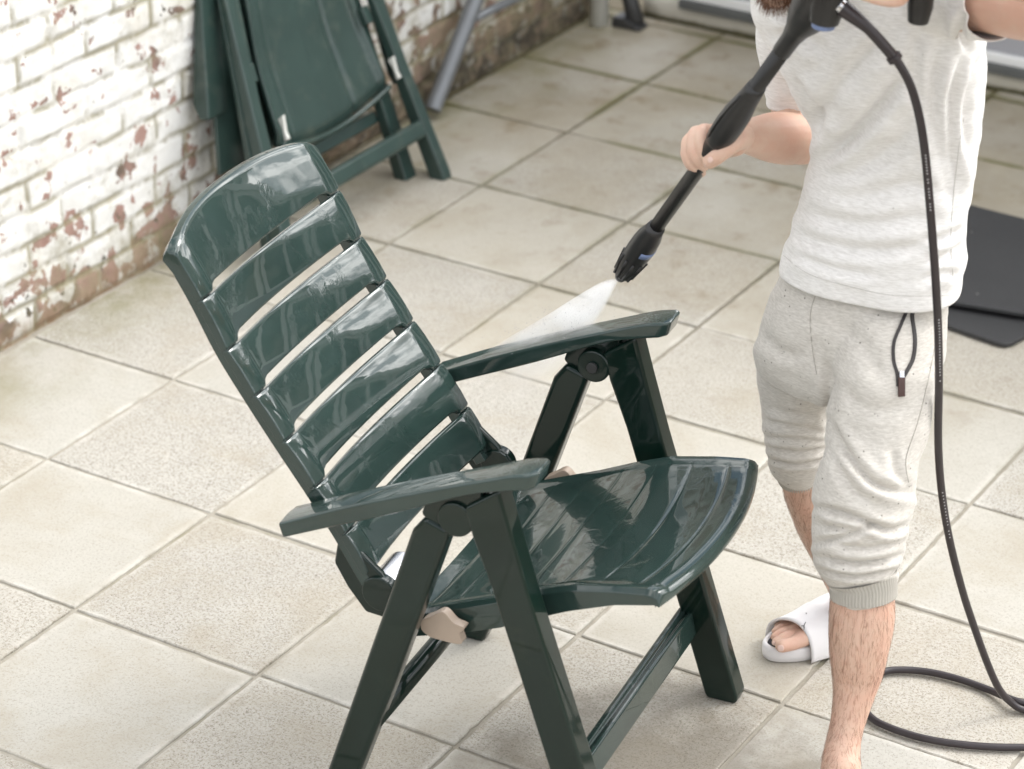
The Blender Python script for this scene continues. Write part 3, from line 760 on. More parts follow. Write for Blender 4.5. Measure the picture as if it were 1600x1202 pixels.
# right arm
limb(mb, [(1225, 10, .16, 44), (1226, 90, .17, 40), (1240, 165, .175, 36), (1251, 205, .16, 37), (1252, 219, .15, 39)], 24, 5)
limb(mb, [(1250, 218, .150, 38), (1232, 216, .13, 42), (1205, 215, .095, 39), (1180, 214, .06, 31), (1160, 214, .03, 25), (1148, 216, .012, 24)], 24, 5)
# left arm, elbow out of the picture
limb(mb, [(1470, 0, -.10, 52), (1530, -2, -.16, 50), (1600, 12, -.24, 50), (1660, 22, -.31, 46), (1690, 20, -.35, 42)], 24, 5)
limb(mb, [(1690, 18, -.35, 40), (1640, -22, -.38, 42), (1560, -50, -.37, 36), (1480, -62, -.34, 27), (1440, -60, -.32, 26)], 24, 5)
# head
def ell(mb, c, r3, rot=None, n=28, m2=18):
    rings = []
    for i in range(m2+1):
        ph = math.pi*(i/m2) if 0 < i < m2 else (.03 if i == 0 else math.pi-.03)
        ring = []
        for k in range(n):
            a = 2*math.pi*k/n; v = Vector((r3[0]*math.sin(ph)*math.cos(a), r3[1]*math.sin(ph)*math.sin(a), r3[2]*math.cos(ph)))
            ring.append(c+(rot @ v if rot else v))
        rings.append(ring)
    loft(mb, rings)
CH = D(1212, 8, -.07)                       # chin
fw = (-LAT*.84-NH*.35+Vector((0, 0, -.42))).normalized()     # the face looks left and down
hu = (Vector((0, 0, 1))-fw*fw.z).normalized(); hs = hu.cross(fw)
HR = Matrix((hs, fw, hu)).transposed()
HC = CH+hu*.105-fw*.070
H = lambda x, y, z: HC+HR @ Vector((x, y, z))
ell(mb, H(0, -.012, .035), (.076, .096, .092), HR); ell(mb, H(0, .018, -.035), (.060, .070, .078), HR); ell(mb, H(0, .066, -.088), (.026, .020, .020), HR)
ell(mb, H(0, .088, -.012), (.013, .020, .026), HR); ell(mb, H(0, .080, .012), (.010, .014, .03), HR)
for s in (-1, 1): ell(mb, H(s*.076, -.01, -.005), (.010, .020, .032), HR, 16, 10); ell(mb, H(s*.014, .083, -.022), (.009, .010, .009), HR, 12, 8)
ell(mb, H(0, .078, -.052), (.024, .010, .010), HR)
limb(mb, [(1300, -60, -.02, 52), (1268, -100, -.05, 50)], 20, 4)
# right hand round the lance
dh = -.015
def F(tab, n=12): limb(mb, [(x, y, dh-c_, r_) for x, y, c_, r_ in tab], n, 5)
F([(1152, 216, -.014, 24), (1138, 214, -.026, 24), (1118, 212, -.030, 20), (1102, 213, -.024, 15)], 18)       # palm behind the lance
F([(1150, 226, -.012, 19), (1134, 226, -.030, 22), (1112, 232, -.034, 20), (1096, 238, -.030, 14)], 18)
F([(1112, 208, -.020, 12.5), (1098, 205, .004, 12), (1096, 222, .020, 11), (1099, 240, .023, 9.6), (1108, 252, .018, 8.4)])
F([(1106, 212, -.028, 12), (1087, 208, -.004, 12), (1083, 228, .012, 11), (1088, 248, .018, 10), (1100, 260, .014, 8.8)])
F([(1104, 220, -.032, 12), (1078, 218, -.014, 11.5), (1075, 238, .002, 10.8), (1081, 256, .008, 9.8), (1096, 266, .006, 8.6)])
F([(1104, 230, -.034, 11), (1075, 232, -.024, 10.6), (1075, 248, -.010, 10), (1083, 262, -.002, 9), (1096, 270, -.002, 8)])
F([(1160, 214, .006, 20), (1150, 219, .030, 18), (1138, 229, .044, 15.5), (1123, 242, .045, 14), (1109, 253, .038, 12)], 14)  # thumb
# left hand on the trigger
dl = -.27
for tab in ([(1440, -60, .0, 24), (1415, -45, .01, 26), (1395, -35, .0, 20)], [(1418, -40, .03, 11), (1412, -7, .03, 10), (1402, 2, .026, 9.5), (1378, 1, .02, 9), (1350, -6, .01, 8)],
            [(1410, -50, .03, 11), (1396, -30, .035, 10), (1376, -28, .02, 9), (1352, -34, .01, 8)], [(1414, -66, .03, 11), (1392, -52, .035, 10), (1370, -50, .02, 9), (1352, -56, .01, 8)], [(1430, -80, .0, 12), (1400, -80, .03, 11), (1380, -76, .03, 9)]):
    limb(mb, [(x, y, dl-c_, r_) for x, y, c_, r_ in tab], 12, 5)
# feet
FWD = (-LAT*.866-NH*.5).normalized(); SID = FWD.cross(Vector((0, 0, 1)))*-1     # to his left (towards the camera)
def foot(org, sd_):
    """org: under the ball of the big toe side; sd_=+1 big toe on the camera side"""
    def Q(f, s, z): return org+FWD*f+SID*s*sd_+Vector((0, 0, z))
    def ch(pts, n=12):
        P_ = [Q(*p[:3]) for p in pts]; rr = [p[3] for p in pts]
        rings = []
        S_ = ctab([(*p, r_) for p, r_ in zip(P_, rr)], 5); P2 = [Vector(a[:3]) for a in S_]
        for i, p in enumerate(P2):
            t = (P2[min(i+1, len(P2)-1)]-P2[max(i-1, 0)]).normalized(); e1 = Vector((0, 0, 1)); e1 = (e1-t*e1.dot(t)).normalized(); e2 = t.cross(e1)
            rings.append([p+(e1*math.cos(2*math.pi*k/n)+e2*math.sin(2*math.pi*k/n))*S_[i][3] for k in range(n)])
        t1 = (P2[-1]-P2[-2]).normalized(); rl = S_[-1][3]
        for a in (30, 60, 82): rings.append([P2[-1]+(v-P2[-1])*math.cos(rad(a))+t1*rl*math.sin(rad(a)) for v in rings[len(P2)-1]])
        loft(mb, rings)
    ch([(-.190, -.002, .052, .026), (-.17, -.002, .056, .030), (-.12, .006, .055, .028), (-.06, .014, .050, .022), (-.005, .022, .045, .0165)], 16)
    ch([(-.190, -.004, .050, .024), (-.12, -.010, .048, .024), (-.05, -.008, .045, .020), (.0, -.005, .042, .015)], 16)
    ch([(-.17, -.012, .046, .024), (-.12, -.022, .043, .020), (-.06, -.028, .040, .017), (-.02, -.030, .038, .0135)], 16)
    ch([(-.005, .026, .046, .0165), (.022, .027, .042, .0130), (.046, .024, .042, .0128)])
    ch([(-.004, .006, .044, .011), (.024, .0055, .047, .0078), (.046, .004, .039, .0080)])
    ch([(-.008, -.010, .042, .010), (.018, -.0115, .046, .0071), (.037, -.013, .038, .0074)])
    ch([(-.014, -.024, .040, .0095), (.008, -.0275, .044, .0068), (.024, -.0295, .037, .0070)])
    ch([(-.022, -.037, .037, .009), (-.003, -.042, .040, .0064), (.009, -.044, .035, .0066)])
    return Q
OR = gnd(1217, 1041); OR.z = 0; OR = OR-FWD*.050-SID*.024
QR = foot(OR, 1)
ankL = D(1312, 1205, -.315); OL = Vector((ankL.x, ankL.y, 0))+FWD*.165
QL = foot(OL, -1)
body = mb.out('body', M['skin']); remesh(body, .0027, 3, .5); P0(body)

# ---- clothing
cot = N('tshirt_cotton'); o_ = cot.obj()
mp_ = cot.n('ShaderNodeMapping', {0: o_, 3: (60, 60, 420)}); mel = cot.noise(1.2, 4, .65, vec=mp_.outputs[0])
c = cot.mix(cot.ramp(mel, (.35, 0.), (.65, 1.)), (.66, .64, .61), (.83, .812, .79))
c = cot.mix(cot.math('MULTIPLY', cot.ramp(cot.vor(26), (.0, 1.), (.055, 0.)), cot.ramp(cot.noise(9, 3), (.5, 0.), (.6, .8))), c, (.25, .24, .2))
cot.p(Base_Color=c, Roughness=.9, Sheen_Weight=.25, Sheen_Roughness=.5)
cot.p(Normal=cot.bump(cot.noise(900, 2), .25, .0006, cot.bump(cot.noise(26, 4, .5), .22, .006))); M['shirt'] = cot.m
sw = N('sweat_cotton'); o_ = sw.obj()
mp_ = sw.n('ShaderNodeMapping', {0: o_, 3: (70, 70, 330)}); mel = sw.noise(1.4, 4, .65, vec=mp_.outputs[0])
c = sw.mix(sw.ramp(mel, (.35, 0.), (.68, 1.)), (.46, .43, .385), (.62, .59, .54))
zz = sw.sep(o_)[2]; lowf = sw.n('ShaderNodeMapRange', {0: zz, 1: .75, 2: .42}).outputs[0]
dots = sw.math('MULTIPLY', sw.ramp(sw.vor(75), (.07, 1.), (.16, 0.)), sw.ramp(sw.math('ADD', sw.noise(38, 3), sw.math('MULTIPLY', lowf, .10)), (.52, 0.), (.57, 1.)))
c = sw.mix(sw.math('MULTIPLY', dots, .85), c, (.10, .085, .07))
c = sw.mix(sw.math('MULTIPLY', sw.math('MULTIPLY', sw.ramp(sw.noise(17, 6, .6), (.5, 0.), (.75, 1.)), lowf), .25), c, (.33, .30, .25))
sw.p(Base_Color=c, Roughness=.95, Sheen_Weight=.2)
sw.p(Normal=sw.bump(sw.noise(700, 2), .35, .0008, sw.bump(sw.noise(30, 4, .5), .25, .006))); M['sweat'] = sw.m
M['rib'] = simple('rib_cuff', (.42, .395, .35), .95, 0, .08, 40)

def creased(o, creases, nz=((11, .004),), seed=0, gain=1.35):
    me = o.data; segs = []
    for poly, wd, am in creases:
        P_ = ctab([tuple(p) for p in poly], 4) if len(poly) > 2 else poly
        Ls = [0]
        for a, b in zip(P_, P_[1:]): Ls.append(Ls[-1]+math.dist(a[:2], b[:2]))
        segs.append((P_, Ls, wd, am, min(p[0] for p in P_)-4*wd, max(p[0] for p in P_)+4*wd, min(p[1] for p in P_)-4*wd, max(p[1] for p in P_)+4*wd))
    nrm = [v.normal.copy() for v in me.vertices]; new = []
    for v, n_ in zip(me.vertices, nrm):
        x, y = topx(v.co); d_ = 0
        for P_, Ls, wd, am, xa, xb, ya, yb in segs:
            if x < xa or x > xb or y < ya or y > yb: continue
            best = 1e9; bt = 0; side = 0
            for i in range(len(P_)-1):
                ax, ay = P_[i][:2]; bx_, by_ = P_[i+1][:2]; dx, dy = bx_-ax, by_-ay; l2 = dx*dx+dy*dy+1e-9
                t = max(0, min(1, ((x-ax)*dx+(y-ay)*dy)/l2)); ex, ey = x-ax-dx*t, y-ay-dy*t; q = ex*ex+ey*ey
                if q < best: best = q; bt = (Ls[i]+t*math.sqrt(l2))/Ls[-1]; side = math.copysign(1, dx*ey-dy*ex)
            dd = math.sqrt(best)/wd*side
            tp = min(1, bt*5)*min(1, (1-bt)*5); tp = .15+.85*tp
            # valley with a soft bulge on both sides
            d_ += am*gain*tp*(-math.exp(-dd*dd*1.6)+.55*math.exp(-((dd-1.7)/1.1)**2)+.4*math.exp(-((dd+1.7)/1.2)**2))
        for f_, a_ in nz: d_ += a_*noise.noise(Vector((v.co.x*f_, v.co.y*f_, v.co.z*f_*1.6+seed)))
        new.append(v.co+n_*d_)
    for v, c_ in zip(me.vertices, new): v.co = c_
    me.update(); return o

# t-shirt
mb = MB()
T_ = [(-100, 1262, 1392, -.02, .85), (-80, 1240, 1440, 0, .7), (-52, 1200, 1500, 0, .60), (-10, 1182, 1518, 0, .58), (50, 1188, 1525, 0, .60), (110, 1216, 1526, 0, .62), (150, 1243, 1523, 0, .64), (190, 1270, 1518, 0, .65), (240, 1279, 1511, 0, .66), (285, 1271, 1506, 0, .66), (330, 1258, 1502, 0, .67), (380, 1238, 1501, 0, .69), (415, 1228, 1495, 0, .72), (432, 1225, 1492, 0, .73), (470, 1222, 1486, 0, .73)]
rg = body_rings(T_, 96, 7)
loft(mb, rg, True)
limb(mb, [(1228, -10, .14, 44), (1222, 60, .16, 41), (1226, 110, .165, 38), (1230, 150, .172, 37), (1232, 176, .175, 37)], 28, 6)     # right sleeve
limb(mb, [(1450, -12, -.08, 62), (1500, -8, -.14, 60), (1540, 0, -.19, 60), (1556, 2, -.21, 62)], 28, 6)
sh = mb.out('t_shirt', M['shirt']); remesh(sh, .0042, 6, .5)
creased(sh, [
    ([(1277, 258), (1310, 232), (1345, 200), (1380, 160), (1410, 122)], 13, .010),
    ([(1276, 275), (1330, 268), (1390, 235), (1440, 185)], 17, .005),
    ([(1262, 215), (1300, 150), (1350, 90), (1380, 60)], 15, .006),
    ([(1240, 120), (1275, 175), (1282, 215)], 9, .006),
    ([(1250, 328), (1300, 345), (1370, 350), (1440, 335)], 12, .0045),
    ([(1236, 366), (1300, 385), (1380, 392), (1450, 380)], 11, .005),
    ([(1235, 395), (1300, 420), (1370, 432)], 9, .0035),
    ([(1500, 355), (1470, 372), (1440, 372)], 8, .005), ([(1502, 380), (1480, 400), (1450, 410)], 9, .0045),
    ([(1508, 80), (1490, 150), (1488, 240), (1496, 300)], 10, .008),
    ([(1530, 85), (1512, 160), (1505, 250)], 9, .007),
    ([(1468, 60), (1460, 150), (1470, 240), (1490, 330)], 13, .006),
    ([(1436, 40), (1430, 110), (1440, 180)], 12, .005),
    ([(1504, 18), (1500, 50), (1512, 78)], 7, .007),
    ([(1205, 60), (1250, 55), (1290, 90)], 12, .005),
    ([(1200, 20), (1240, 30), (1290, 40)], 10, .004),
    ([(1290, 300), (1350, 305), (1420, 290), (1480, 300)], 14, .004),
    ([(1440, 440), (1470, 425), (1496, 430)], 8, .004)], ((7, .008), (19, .0034), (44, .0008)), 3, 1.6)
def cut(o, pt_, nrm_, reach, thick=None):
    bm_ = bmesh.new(); bm_.from_mesh(o.data); L_ = o.matrix_basis.inverted()
    fs_ = [f_ for f_ in bm_.faces if (f_.calc_center_median()-pt_).length < reach]
    geom = set(fs_)
    for f_ in fs_: geom.update(f_.verts); geom.update(f_.edges)
    bmesh.ops.bisect_plane(bm_, geom=list(geom), plane_co=pt_, plane_no=nrm_, clear_outer=True)
    bm_.to_mesh(o.data); bm_.free(); o.data.update()
hc = D(1358, 436, 0)
cut(sh, hc, (D(1358, 446, 0)-hc).normalized()*.0+Vector((0, 0, -1)), 1.0)
a_, b_ = D(1226, 120, .167), D(1230, 160, .172); cut(sh, b_, (b_-a_).normalized(), .085)
a_, b_ = D(1530, -3, -.18), D(1552, 2, -.21); cut(sh, b_, (b_-a_).normalized(), .11)
so2 = sh.modifiers.new('thick', 'SOLIDIFY'); so2.thickness = .0022; so2.offset = -1
P0(sh)
# shorts
mb = MB()
loft(mb, body_rings([(385, 1250, 1484, 0, .60), (440, 1226, 1477, 0, .63), (490, 1203, 1474, 0, .68), (535, 1190, 1468, 0, .67), (570, 1186, 1458, 0, .64), (600, 1192, 1440, 0, .56)], 72, 7))
limb(mb, [(1392, 520, -.06, 78), (1384, 570, -.09, 80), (1378, 620, -.12, 79), (1371, 670, -.14, 79), (1364, 720, -.17, 72), (1354, 762, -.19, 77), (1349, 800, -.205, 74), (1343, 838, -.22, 71), (1341, 872, -.23, 68), (1346, 898, -.235, 57), (1349, 912, -.24, 53)], 44, 6)
limb(mb, [(1262, 520, .06, 74), (1250, 570, .08, 66), (1244, 620, .09, 61), (1243, 662, .095, 50), (1243, 698, .105, 47), (1245, 722, .11, 44), (1248, 735, .115, 36)], 40, 6)
so_ = mb.out('shorts', M['sweat']); remesh(so_, .0038, 5, .5)
creased(so_, [
    ([(1298, 655), (1320, 700), (1345, 735), (1373, 759), (1428, 773)], 8, .011),
    ([(1292, 640), (1300, 690), (1330, 760), (1360, 785)], 9, .005),
    ([(1273, 791), (1310, 800), (1345, 812), (1387, 828), (1420, 819)], 7, .010),
    ([(1274, 850), (1326, 836), (1360, 822), (1380, 822)], 6, .008),
    ([(1276, 868), (1326, 881), (1370, 880), (1408, 868)], 6, .009),
    ([(1284, 890), (1345, 902), (1404, 889)], 5, .008),
    ([(1300, 846), (1350, 858), (1408, 846)], 6, .005),
    ([(1280, 820), (1310, 826), (1340, 822)], 6, .005),
    ([(1190, 655), (1233, 668), (1292, 676)], 6, .005), ([(1194, 640), (1233, 650), (1270, 652)], 7, .004),
    ([(1194, 696), (1243, 706), (1294, 697)], 5, .0055), ([(1198, 716), (1243, 724), (1290, 715)], 4, .005),
    ([(1196, 682), (1240, 686), (1292, 688)], 5, .004),
    ([(1190, 520), (1215, 550), (1250, 560)], 12, .005),
    ([(1285, 560), (1300, 600), (1302, 650)], 10, .006),
    ([(1300, 500), (1350, 540), (1380, 600)], 16, .004), ([(1310, 600), (1360, 640), (1420, 640)], 16, .004),
    ([(1395, 700), (1400, 740), (1424, 765)], 9, .005),
    ([(1281, 440), (1268, 480), (1266, 510), (1270, 550), (1276, 585), (1294, 614)], 1.6, .0018),
    ([(1462, 540), (1450, 600), (1434, 661), (1416, 717), (1421, 754)], 1.6, .0015)], ((8, .008), (22, .0024), (60, .0004)), 9, 1.15)
P0(so_)
# ribbed cuffs
def cuff(rows, par):
    R2 = ctab(rows, 6); mbb = MB(); n = 240; rings = []
    pts = [D(a[0], a[1], a[2]) for a in R2]
    for i, (a, p) in enumerate(zip(R2, pts)):
        t = (pts[min(i+1, len(pts)-1)]-pts[max(i-1, 0)]).normalized(); rr = a[3]*(p-CAMP).length/FPX
        e1 = (NH-t*NH.dot(t)).normalized(); e2 = t.cross(e1)
        rings.append([p+(e1*math.cos(2*math.pi*k/n)+e2*math.sin(2*math.pi*k/n))*(rr+.0009*(1 if k % 4 < 2 else -1)) for k in range(n)])
    inner = [[p+(v-p)*.93 for v in rings[-1]] for p in (pts[-1],)]
    inner2 = [[p+(v-p)*.93 for v in rings[0]] for p in (pts[0],)]
    loft(mbb, rings+inner+inner2, False)
    o = mbb.out('cuff', M['rib']); o.parent = par; o.matrix_parent_inverse = par.matrix_parent_inverse.copy(); o.matrix_parent_inverse = Matrix.Translation(-per.location) @ Matrix.Identity(4); return o
for rows in ([(1347, 897, -.238, 56), (1349, 906, -.240, 52), (1349, 918, -.242, 51.5), (1349.5, 930, -.244, 51.5)], [(1247, 722, .11, 42), (1249, 732, .115, 38), (1252, 742, .12, 37)]):
    o = cuff(rows, so_); o.parent = so_; o.matrix_parent_inverse = Matrix.Identity(4)
def bvh(o): 
    me = o.data; return BVHTree.FromPolygons([v.co for v in me.vertices], [tuple(p.vertices) for p in me.polygons])
bs = bvh(so_); bt_ = bvh(sh); bb = bvh(body)
def hit(b_, x, y, lift=0):
    r_ = ray(x, y).normalized(); h = b_.ray_cast(CAMP, r_)
    return (h[0]-r_*lift, h[1]) if h[0] else (None, None)
# pocket zip
def strip(name, pts, wpx, mat, par, b_=bs, lift=.0015, th=.0012):
    P_ = ctab([tuple(p) for p in pts], 5); mbb = MB(); ra = []
    C_ = []
    for p in P_:
        h, n_ = hit(b_, p[0], p[1], lift)
        if h: C_.append((h, n_))
    rings = []
    for i, (p, n_) in enumerate(C_):
        t = (C_[min(i+1, len(C_)-1)][0]-C_[max(i-1, 0)][0]).normalized(); s = t.cross(n_).normalized(); w2 = wpx/2*(p-CAMP).length/FPX
        rings.append([p-s*w2+n_*th, p+s*w2+n_*th, p+s*w2-n_*th*2, p-s*w2-n_*th*2])
    loft(mbb, rings); o = mbb.out(name, mat, bevel=.0005); o.parent = par; return o
ZT = simple('zip_tape', (.022, .018, .018), .6)
strip('zip_tape', [(1421, 468), (1420, 478), (1408, 507), (1397, 535), (1396.5, 563), (1402, 584), (1403, 604)], 5, ZT, so_)
strip('zip_tape', [(1430, 468), (1430, 478), (1425.5, 493), (1430, 530), (1427, 560), (1416, 582), (1411, 590)], 6, ZT, so_)
strip('zip_puller', [(1409, 590), (1409, 604), (1409, 620)], 11, simple('zip_leather', (.05, .02, .015), .5), so_, lift=.004)
strip('zip_slider', [(1409, 580), (1409.5, 592)], 8, M['steel'], so_, lift=.003)
strip('hem_stitch', [(1224, 399), (1265, 429), (1340, 451), (1400, 462), (1484, 462)], 1.0, simple('hem_thread', (.5, .48, .45), .9), sh, bt_, .0004, .0004)
SM = simple('seam_thread', (.37, .345, .305), .9)
strip('seam', [(1281, 446), (1268, 480), (1266, 510), (1270, 550), (1276, 585)], 1.3, SM, so_, lift=.0006, th=.0004)
strip('seam', [(1464, 500), (1460, 545), (1449, 600), (1434, 661), (1416, 717), (1420, 754)], 1.3, SM, so_, lift=.0006, th=.0004)
strip('side_seam', [(1506, 185), (1497, 240), (1489, 320), (1486, 380), (1490, 440)], 1.2, simple('side_thread', (.58, .56, .53), .9), sh, bt_, .0005, .0004)
# sandals
M['sandal'] = simple('white_sandal', (.74, .72, .72), .5, 0, .05, 20, .1, 200)
M['footbed'] = simple('dark_footbed', (.03, .028, .035), .7)
def sandal(Q, lab):
    r_ = empty('sandal'); r_.parent = per; r_.location = -per.location
    n = 64
    def outl(k, e=0):
        a = 2*math.pi*k/n; f = math.cos(a); s = math.sin(a)
        ff = -.078+(.138+e)*f; wd = .044+.008*sm(-.3, .7, f)-.003*sm(.5, 1, f)
        return ff, (wd+e)*math.copysign(abs(s)**.86, s)+.0*f-.006
    mbb = MB(); rings = []
    for (e, z) in ((-.006, .0005), (.0, .004), (.0015, .014), (.001, .027), (-.002, .0315), (-.0065, .031), (-.0085, .026)):
        rings.append([Q(*outl(k, e), z) for k in range(n)])
    loft(mbb, rings); s1 = mbb.out('sole', M['sandal']); s1.parent = r_
    mbb = MB(); loft(mbb, [[Q(*outl(k, -.0083), z) for k in range(n)] for z in (.024, .0268)]); s2 = mbb.out('footbed', M['footbed']); s2.parent = r_
    mbb = MB(); rings = []
    m2 = 26
    for j in range(m2+1):
        a = math.pi*j/m2; ss = math.cos(a); zz_ = max(0., math.sin(a))
        lip = []
        for i in range(13):
            u = i/12; ff = lerp(.010, -.098, u)+.012*(-ss)*(1-u)
            wd = .056+.001*u; hz = lerp(.054, .078, sm(0, 1, u))+.012*ss*zz_
            ridge = .002*math.exp(-((u-.55)/.06)**2)-.0016*math.exp(-((u-.68)/.05)**2)
            lip.append(Q(ff, ss*wd*(1)-.005, .018+hz*zz_**.75*(1)+ridge*zz_ - .012*(1-zz_)))
        lip2 = [p+Vector((0, 0, -.004))+(Q(-.05, -.005, .02)-p).normalized()*.002 for p in lip[::-1]]
        rings.append(lip+lip2)
    loft(mbb, rings); s3 = mbb.out('strap', M['sandal']); s3.parent = r_
    return r_, s3
sR, strapR = sandal(QR, ''); sL, _s = sandal(QL, '')
bst = bvh(strapR)
for pts in ([(1256, 981), (1257, 976), (1259, 972)], [(1256, 978), (1252, 978)], [(1256.5, 978), (1256.5, 984)], [(1259.5, 957.5), (1260, 959.5)]):
    pts = pts if len(pts) > 2 else [pts[0], ((pts[0][0]+pts[1][0])/2, (pts[0][1]+pts[1][1])/2), pts[1]]
    o = strip('emblem', pts, 1.1, ZT, sR, bst, .0006, .0004); o.parent = strapR
# nails
NM = simple('nail', (.72, .52, .45), .3, 0, .03)
def nail(c, nrm, u, l, w_):
    s = nrm.cross(u).normalized(); mbb = MB(); rings = []
    for i in range(7):
        t = i/6-.5; r_ = []
        for k in range(12):
            a = 2*math.pi*k/12; r_.append(c+u*t*l*1+s*math.cos(a)*w_*math.sqrt(max(.05, 1-(2*t)**4))*.5+nrm*(math.sin(a)*.0012))
        rings.append(r_)
    loft(mbb, rings); return mbb.out('nail', NM)
for x, y, l, w_, U in ((1110, 250, .010, .009, (LB-LA).normalized()*-1), (1220, 1013, .012, .012, FWD), (1209, 1005, .007, .007, FWD)):
    h, n_ = hit(bb, x, y, .0)
    if h: o = nail(h, n_, (U-n_*U.dot(n_)).normalized(), l, w_); o.parent = body
# hair, beard, eyes (the head is above the picture, the beard's tip is in it)
def strands(name, roots, mat, par, th=.0004):
    vs = []; fs = []
    for p, d1, ln, droop in roots:
        d1 = d1.normalized(); s = d1.orthogonal().normalized(); t = d1.cross(s); b0 = len(vs)
        pts = [p, p+d1*ln*.5+droop*ln*.12, p+d1*ln+droop*ln*.5]
        for i, q in enumerate(pts):
            r_ = th*(1-.4*i)
            for k in range(3): a = 2.094*k; vs.append(q+s*math.cos(a)*r_+t*math.sin(a)*r_)
        for i in range(2):
            for k in range(3): a = b0+i*3+k; c_ = b0+i*3+(k+1) % 3; fs.append((a, c_, c_+3, a+3))
    o = mesh(name, vs, fs, mat); o.parent = par; return o
rr_ = random.Random(5)
HM = simple('beard_hair', (.16, .075, .04), .55, 0, .4, 300)
roots = []; tries = 0
for v in body.data.vertices:
    l = HR.transposed() @ (v.co-HC)
    if abs(l.x) < .08 and abs(l.y) < .12 and abs(l.z) < .14:
        if l.z < -.035+.02*abs(l.x)*10 and l.y > -.01 and l.z > -.125 and rr_.random() < .5:
            roots.append((v.co.copy(), v.normal+hu*-1.0+Vector((rr_.uniform(-.5, .5), rr_.uniform(-.5, .5), rr_.uniform(-.4, .2))), rr_.uniform(.008, .018), Vector((0, 0, -.5))))
strands('beard', roots, HM, body, .0005)
roots = []
for v in body.data.vertices:
    l = HR.transposed() @ (v.co-HC)
    if abs(l.x) < .09 and abs(l.y) < .13 and l.z < .15 and (l.z > .06 and l.y < .08 or (l.y < -.02 and l.z > -.03)) and l.z > -.03 and rr_.random() < .35:
        roots.append((v.co.copy(), v.normal*.6+hu*-.5-fw*.5+Vector((rr_.uniform(-.4, .4), rr_.uniform(-.4, .4), rr_.uniform(-.4, .2))), rr_.uniform(.02, .035), Vector((0, 0, -.4))))
strands('hair', roots, simple('head_hair', (.06, .035, .02), .5), body, .0009)
for s in (-1, 1):
    mbb = MB(); ell(mbb, H(s*.031, .068, .010), (.013, .010, .009), HR, 14, 10); o = mbb.out('eye', M['pipe']); o.parent = body
# leg hair
roots = []
for v in body.data.vertices:
    if .10 < v.co.z < .44 and rr_.random() < .075:
        dd_ = Vector((rr_.uniform(-.35, .35), rr_.uniform(-.35, .35), -1)); dd_ = (dd_-v.normal*dd_.dot(v.normal)).normalized()
        roots.append((v.co+v.normal*.0002, dd_+v.normal*.12, rr_.uniform(.012, .026), v.normal*-.22))
strands('leg_hair', roots, simple('leg_hair', (.24, .13, .085), .6), body, .00016)

# ------------------------------------------------------------ pressure washer gun, lance and hose
r = empty('pressure_washer_lance', LB); tag(r, 'black pressure washer gun with long lance, held in both hands of the person', 'pressure washer')
def PL(o): o.parent = r; o.matrix_parent_inverse = Matrix.Translation(-r.location); return o
ax = (LB-LA).normalized()
def lathe(name, rows, mat, n=32, **k):
    q = MB(); q.tube([LA+ax*((LB-LA).length*t) for t, _ in rows], [r_ for _, r_ in rows], n); o = q.out(name, mat, **k); return PL(o)
lathe('nozzle', [(.0, .010), (.004, .0145), (.012, .0165), (.05, .0205), (.09, .0225), (.125, .0225), (.15, .021), (.175, .0165), (.19, .0145)], M['black'])
lathe('nozzle_tip', [(-.012, .009), (.0, .0125), (.01, .013)], M['black'])
lathe('barrel', [(.17, .0122), (.50, .0128), (.90, .0132)], M['black'])
lathe('joint_sleeve', [(.452, .0145), (.462, .0170), (.492, .0175), (.500, .0190), (.505, .0210), (.53, .0222), (.56, .0232), (.60, .0222), (.64, .0180), (.67, .0160), (.69, .0146)], M['black'])
E1_ = (CAMP-LA).normalized(); side = ax.cross(E1_).normalized(); vv = side.cross(ax).normalized()
if vv.dot(E1_) < 0: vv = -vv
# ribs, slots and blue collars
q = MB()
for k in range(10):
    a = 2*math.pi*k/10; d_ = side*math.cos(a)+vv*math.sin(a)
    p0 = LA+ax*((LB-LA).length*.008)+d_*.0165; p1 = LA+ax*((LB-LA).length*.075)+d_*.0222
    q.tube([p0, p1], .0028, 6)
PL(q.out('nozzle_grip_rib', M['black']))
q = MB(); rings = []
Lt = (LB-LA).length
px_ = -1 if (Vector((topx(LA+side*.1)[0], 0, 0)).x < topx(LA)[0]) else 1
for t in (.105, .122):
    ring = []
    for k in range(13):
        a = rad(-20+95*k/12); d_ = side*px_*math.cos(a)+vv*math.sin(a); ring.append(LA+ax*Lt*t+d_*.0232)
    for k in range(12, -1, -1):
        a = rad(-20+95*k/12); d_ = side*px_*math.cos(a)+vv*math.sin(a); ring.append(LA+ax*Lt*t+d_*.0215)
    rings.append(ring)
loft(q, rings); PL(q.out('blue_collar', M['blue']))
for sgn in (1,):
    q = MB(); q.tube([LA+ax*Lt*t+(side*-px_*.75+vv*.66)*(r_+.0008) for t, r_ in ((.655, .0160), (.62, .0198), (.58, .0226), (.54, .0226), (.515, .0205))], .0022, 8); PL(q.out('sleeve_ridge', M['black']))
